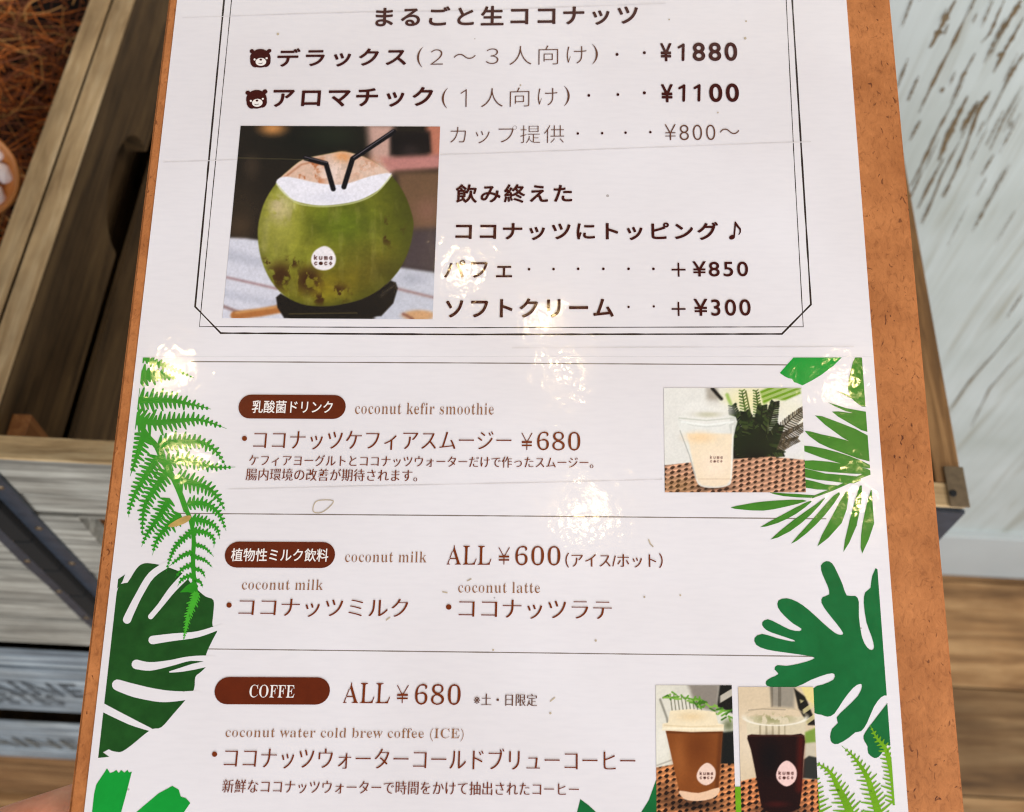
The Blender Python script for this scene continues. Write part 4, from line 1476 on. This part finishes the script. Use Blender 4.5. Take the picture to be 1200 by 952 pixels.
p.fill((132, 70, 28), p.poly([(118, 368), (520, 368), (490, 770), (350, 815), (215, 795)], 4)); p.fill((164, 96, 46), .6 * p.blob(220, 560, 60, 170)); p.fill((104, 50, 16), .7 * p.blob(350, 480, 110, 150)); p.fill((92, 44, 16), .7 * p.line([(505, 400), (480, 760)], 30, 16)); p.fill((80, 38, 14), .6 * p.line([(130, 380), (515, 380)], 16, 8))
p.fill((232, 192, 160), p.poly(smooth([(216, 790), (350, 806), (492, 768), (480, 822), (420, 852), (340, 862), (270, 856), (236, 836)], 3), 4))
p.fill((238, 220, 188), p.poly([(150, 228), (300, 216), (468, 236), (488, 318), (528, 326), (526, 372), (300, 378), (94, 366), (96, 320), (134, 312)], 4)); p.fill((216, 190, 148), .7 * p.line([(110, 330), (300, 342), (520, 334)], 7, 4)); p.fill((226, 194, 146), .6 * p.blob(300, 270, 110, 36)); p.fill((248, 238, 214), .7 * p.line([(100, 352), (520, 356)], 12, 5))
p.fill((236, 204, 188), p.poly(smooth([(408, 594), (450, 618), (470, 660), (456, 720), (404, 752), (354, 728), (336, 684), (360, 628)], 3), 4)); p.logo(406, 682, 92)
p.mul(.97 + .06 * fbm(X, Y, 93, 12, 2))
p.build('hot_coffee_photo', Z_PHOTO, lower)

# --- iced coffee
p = Paint([(628, 62), (1155, 62), (1205, 1150), (656, 1150)], (760, 795), 6.0, (110, 218))
X, Y = p.X, p.Y
p.fill((216, 194, 164)); p.fill((226, 206, 180), p.blob(690, 450, 90, 200)); p.fill((150, 140, 126), p.poly([(850, 50), (1030, 50), (1020, 210), (870, 200)], 20)); st = sst(0, .6, np.sin(X / 9))
p.fill((92, 84, 72), .6 * st * p.poly([(850, 50), (950, 50), (950, 200), (860, 200)], 10)); p.fill((28, 24, 18), p.poly([(1020, 70), (1100, 130), (1180, 330), (1120, 330), (1050, 210)], 8)); p.fill((230, 210, 140), p.poly([(1060, 50), (1200, 50), (1200, 220), (1110, 150)], 10))
st = sst(.1, .5, np.sin((X + Y * 1.4) / 20)); p.fill((222, 206, 150), .8 * st * p.poly([(1060, 150), (1160, 180), (1180, 350), (1110, 340)], 8)); p.fill((112, 146, 50), .9 * p.poly([(1095, 380), (1170, 350), (1175, 450), (1095, 460)], 12)); p.fill((200, 190, 170), .8 * p.poly([(1090, 460), (1170, 450), (1170, 560), (1090, 560)], 10))
p.fill((46, 46, 42), p.poly([(1090, 570), (1125, 545), (1200, 560), (1200, 715), (1080, 700)], 8)); p.fill((110, 100, 90), .7 * p.line([(700, 225), (800, 215), (960, 222)], 5, 3))
mm = p.poly([(600, 735), (740, 700), (1220, 712), (1220, 1200), (600, 1200)], 5)
weave(p, mm, (206, 128, 80), (32, 18, 12), 26, 24, .4); p.fill((12, 8, 8), .8 * p.blob(920, 930, 200, 60))
p.fill((214, 204, 176), .6 * p.poly([(680, 270), (1110, 270), (1095, 405), (695, 405)], 8)); p.fill((130, 130, 80), .7 * sst(.5, .6, fbm(X, Y, 77, 30)) * p.blob(870, 285, 150, 40)); st = sst(.2, .7, np.sin(X / 7 + 3)); p.fill((110, 96, 70), .4 * st * p.poly([(760, 330), (960, 330), (960, 400), (760, 400)], 8))
p.fill((30, 7, 5), p.poly(smooth([(694, 402), (800, 398), (890, 397), (1000, 398), (1092, 402), (1086, 560), (1078, 720), (1068, 850), (1050, 910), (1000, 938), (920, 946), (840, 938), (796, 905), (776, 820), (745, 640), (716, 500)], 3), 4)); p.fill((84, 18, 10), .75 * p.line([(1068, 430), (1056, 780)], 44, 26)); p.fill((10, 4, 6), .8 * p.blob(850, 560, 90, 150)); p.fill((78, 16, 12), .6 * p.blob(900, 885, 90, 24)); p.fill((120, 60, 40), .6 * p.line([(700, 405), (1090, 405)], 5, 3))
ringm = np.abs(np.hypot((X - 890) / 222, (Y - 270) / 62) - 1); p.fill((240, 232, 216), .85 * (1 - sst(.02, .12, ringm)) * sst(230, 300, Y)); p.fill((190, 170, 140), .5 * (1 - sst(.0, .10, ringm)) * (1 - sst(230, 280, Y)))
p.fill((238, 200, 194), p.poly(smooth([(968, 578), (1018, 610), (1040, 664), (1024, 726), (968, 760), (914, 728), (894, 680), (918, 614)], 3), 4)); p.logo(966, 680, 104)
p.mul(.97 + .06 * fbm(X, Y, 94, 12, 2))
p.build('iced_coffee_photo', Z_PHOTO, lower)

# ------------------------------------------------------------------ stencil on the lower left crates
def stencil(parent, s, x0, x1, y0, y1, col):
    co, fs = glyphs(s, 1.1, 0)
    lo, hi = co.min(0), co.max(0)
    A_, B_ = on_plane(x0, y1, 1, Yc), on_plane(x1, y1, 1, Yc)
    ht = on_plane((x0 + x1) / 2, y0, 1, Yc)[2] - A_[2]
    V = [(A_[0] + (c[0] - lo[0]) / (hi[0] - lo[0]) * (B_[0] - A_[0]), Yc - .0006, A_[2] + (c[1] - lo[1]) / (hi[1] - lo[1]) * ht) for c in co]
    me = bpy.data.meshes.new('stencil_letters')
    me.from_pydata(V, [], fs)
    me.materials.append(col)
    return link('stencil_letters', me, parent)


m_st = mat_plain('faded_stencil_paint', (96, 104, 110), .8, var=.5, scale=120)
m_st2 = mat_plain('fainter_stencil_paint', (104, 104, 98), .8, var=.4, scale=120)
stencil(C1, 'LAINE', -34, 98, 800, 811, m_st)
stencil(C1, 'BETES', -6, 73, 814, 823, m_st)
stencil(C3, 'LAINE', -30, 92, 866, 872, m_st2)

# ------------------------------------------------------------------ coconut fibre in the left crate
def fibre():
    bm = bmesh.new()
    rs = random.Random(3)
    zt = ZR - .045
    def tube(pts, r, mi):
        prev = None
        for i, p_ in enumerate(pts):
            d = (pts[min(i + 1, len(pts) - 1)] - pts[max(i - 1, 0)]).normalized()
            a = d.orthogonal().normalized(); b = d.cross(a)
            ringv = [bm.verts.new(p_ + (a * math.cos(t) + b * math.sin(t)) * r) for t in (0, 2.094, 4.189)]
            if prev:
                for k in range(3):
                    f_ = bm.faces.new((prev[k], prev[(k + 1) % 3], ringv[(k + 1) % 3], ringv[k])); f_.material_index = mi
            prev = ringv
    ya, yb = Yc + TF + .01, YB - .014
    x0, x1 = XL + TH + .006, XD - TH - .004
    for i in range(5200):
        y = rs.uniform(ya, yb)
        hump = (y - ya) / (yb - ya)
        x = x1 - abs(rs.gauss(0, .13)) - .004
        if x < x0: continue
        z = zt - .09 + .108 * hump ** 1.2 + rs.uniform(-.05, .008)
        if hump < .42:
            z -= .085
        p_ = Vector((x, y, z)); ang = rs.uniform(0, 6.28); L = rs.uniform(.03, .11); curl = rs.uniform(-36, 36)
        pts = []
        for k in range(7):
            pts.append(p_.copy())
            p_ = p_ + Vector((math.cos(ang), math.sin(ang), rs.uniform(-.35, .35))) * L / 6
            ang += curl * L / 6 + rs.uniform(-.35, .35)
            p_.x = min(max(p_.x, x0), x1 + .0015); p_.y = min(max(p_.y, ya - .005), yb); p_.z = min(p_.z, ZR - .012 if p_.y > yb - .05 else ZR + .002)
        tube(pts, rs.uniform(.00022, .00060), rs.choice((0, 0, 0, 1, 1, 2)))
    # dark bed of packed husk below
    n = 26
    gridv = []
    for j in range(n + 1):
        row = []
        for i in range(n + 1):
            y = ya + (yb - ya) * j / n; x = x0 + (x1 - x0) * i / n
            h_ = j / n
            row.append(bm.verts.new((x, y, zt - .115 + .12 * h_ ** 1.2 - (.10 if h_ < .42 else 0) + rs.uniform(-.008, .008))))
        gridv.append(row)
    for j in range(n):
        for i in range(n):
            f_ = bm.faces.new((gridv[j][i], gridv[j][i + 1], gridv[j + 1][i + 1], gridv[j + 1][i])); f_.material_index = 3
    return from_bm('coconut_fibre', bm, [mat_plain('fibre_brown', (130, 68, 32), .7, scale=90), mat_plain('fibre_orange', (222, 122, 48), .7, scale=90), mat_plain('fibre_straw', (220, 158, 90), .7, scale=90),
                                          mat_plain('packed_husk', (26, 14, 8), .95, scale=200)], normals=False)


tag(fibre(), 'tangled brown coconut fibre filling the left crate', 'coconut fibre', kind='stuff')

# ------------------------------------------------------------------ round dish of shells at the left edge
def lathe(bm, prof, n=48, mi=0):
    rows = []
    for r, z in prof:
        rows.append([bm.verts.new((r * math.cos(2 * math.pi * k / n), r * math.sin(2 * math.pi * k / n), z)) for k in range(n)])
    for a, b in zip(rows, rows[1:]):
        for k in range(n):
            f_ = bm.faces.new((a[k], a[(k + 1) % n], b[(k + 1) % n], b[k])); f_.material_index = mi
    bm.faces.new(rows[0]).material_index = mi
    bm.faces.new(rows[-1]).material_index = mi


ZD = ZR - .012
pc = Vector(on_plane(-35, 205, 2, ZD))
rd = (Vector(on_plane(19, 205, 2, ZD)) - pc).length
nz_ = (Vector(CAM) - pc).normalized() 
dish = tag(empty('round_dish'), 'round orange rimmed dish of pale pieces, half cut off at the left edge', 'dish')
DM = Matrix.Translation(pc) @ nz_.to_track_quat('Z', 'Y').to_matrix().to_4x4() @ Matrix.Translation((0, 0, -.018))
dish.matrix_world = DM
bm = bmesh.new()
lathe(bm, [(rd * .35, 0), (rd * .62, .006), (rd * .90, .014), (rd, .0178), (rd * .985, .0190), (rd * .915, .0190), (rd * .89, .0172), (rd * .80, .008), (rd * .3, .005)])
from_bm('dish_body', bm, mat_plain('orange_glazed_rim', (198, 124, 62), .45, var=.15, scale=50), dish, True)
rs = random.Random(11)
m_pale = mat_plain('pale_pink_shell', (232, 214, 210), .5, var=.12, scale=70)
m_redp = mat_plain('red_berry', (150, 40, 50), .5, var=.2)
spots = [(-.35, .1, .34, 0), (.66, .16, .20, 0), (.62, -.26, .24, 0), (.32, .52, .26, 0), (.22, -.58, .27, 0), (.16, .02, .30, 0), (-.45, -.45, .26, 0), (-.50, .55, .22, 0), (.56, .46, .10, 1), (.42, .20, .10, 1)]
where = ['low on the left inside', 'right of centre, upper', 'right of centre, lower', 'topmost', 'bottom', 'middle', 'lower left', 'upper left', 'upper', 'right hand']
for k, (ax, ay, sz, red) in enumerate(spots):
    bm = bmesh.new()
    bmesh.ops.create_uvsphere(bm, u_segments=14, v_segments=9, radius=1)
    for v in bm.verts:
        v.co += v.co.normalized() * .12 * math.sin(v.co.x * 5 + k) * math.cos(v.co.y * 4)
    o = from_bm('berry' if red else 'shell', bm, m_redp if red else m_pale, None, True)
    s_ = rd * sz
    o.matrix_world = DM @ Matrix.Translation((ax * rd, ay * rd, .0085 + s_ * .40)) @ Matrix.Rotation(rs.uniform(0, 3), 4, 'Z') @ Matrix.Diagonal((s_, s_ * rs.uniform(.65, .8), s_ * .55, 1))
    tag(o, ('small red berry in the orange dish, the ' + where[k] + ' one') if red else ('pale pinkish shell in the orange dish, the ' + where[k] + ' one'), 'berry' if red else 'shell', 'red berries in the orange dish' if red else 'pale shells in the orange dish')

# ------------------------------------------------------------------ hand holding the board from below at the lower left
def hand():
    bm = bmesh.new()
    sk = bm.verts.layers.skin.verify()
    mm_ = .001
    def P(px, py, w):
        u, v = bl(px, py)
        return Vector((u, v, w * mm_))
    def add(p_, r, prev=None, r2=None, root=False):
        v = bm.verts.new(p_)
        v[sk].radius = (r * mm_, (r2 or r) * mm_)
        v[sk].use_root = root
        if prev: bm.edges.new((prev, v))
        return v
    palm = add(P(-190, 1130, -15), 20, None, 13, True)
    wrist = add(P(-330, 1260, -14), 19, palm, 16)
    arm = add(P(-560, 1480, -16), 26, wrist, 24)
    for pts in (((-110, 1030, -15), (-40, 998, -14.5), (62, 962, -14), (150, 930, -13.5), (205, 915, -13.0)),
                ((-95, 1105, -16), (0, 1088, -15), (130, 1066, -14), (220, 1048, -13.6), (275, 1036, -13.2)),
                ((-110, 1170, -16), (-10, 1168, -15), (110, 1152, -14), (195, 1140, -13.6), (245, 1130, -13.2)),
                ((-140, 1230, -16), (-60, 1245, -15), (40, 1240, -13.6), (105, 1232, -13.2), (145, 1226, -12.8))):
        prev = palm
        for k, q in enumerate(pts):
            prev = add(P(*q), (10, 9.2, 8.6, 8.0, 6.8)[k], prev)
    prev = palm
    for q, r in (((-190, 1030, -2), 11), ((-140, 1020, 7), 10), ((-60, 1050, 10.2), 9.4), ((10, 1060, 10.0), 8.6), ((50, 1066, 8.4), 7.0)):
        prev = add(P(*q), r, prev)
    me = bpy.data.meshes.new('hand')
    bm.to_mesh(me); bm.free()
    o = bpy.data.objects.new('hand', me); COL.objects.link(o)
    o.modifiers.new('skin', 'SKIN').use_smooth_shade = True
    s_ = o.modifiers.new('sub', 'SUBSURF'); s_.levels = 2; s_.render_levels = 2
    dg = bpy.context.evaluated_depsgraph_get()
    m2 = bpy.data.meshes.new_from_object(o.evaluated_get(dg))
    bpy.data.objects.remove(o)
    m = bpy.data.materials.new('skin'); nt = NT(m)
    vec = nt.n('ShaderNodeTexCoord').outputs['Object']
    c = nt.ramp(nt.noise(vec, 90, 4, .6), [(.3, rgba((226, 146, 116))), (.7, rgba((244, 180, 150)))])
    nt.set(nt.b.inputs['Base Color'], c); nt.set(nt.b.inputs['Roughness'], .5); nt.set(nt.b.inputs['Subsurface Weight'], .25)
    nt.set(nt.b.inputs['Subsurface Radius'], (.004, .0016, .0008)); nt.set(nt.b.inputs['Normal'], nt.bump(nt.noise(vec, 700, 3), .35, .0006))
    m2.materials.clear(); m2.materials.append(m)
    for p_ in m2.polygons: p_.use_smooth = True; p_.material_index = 0
    o = link('hand', m2)
    o.matrix_world = BM
    return o


tag(hand(), 'hand gripping the lower left edge of the menu board from behind', 'hand')
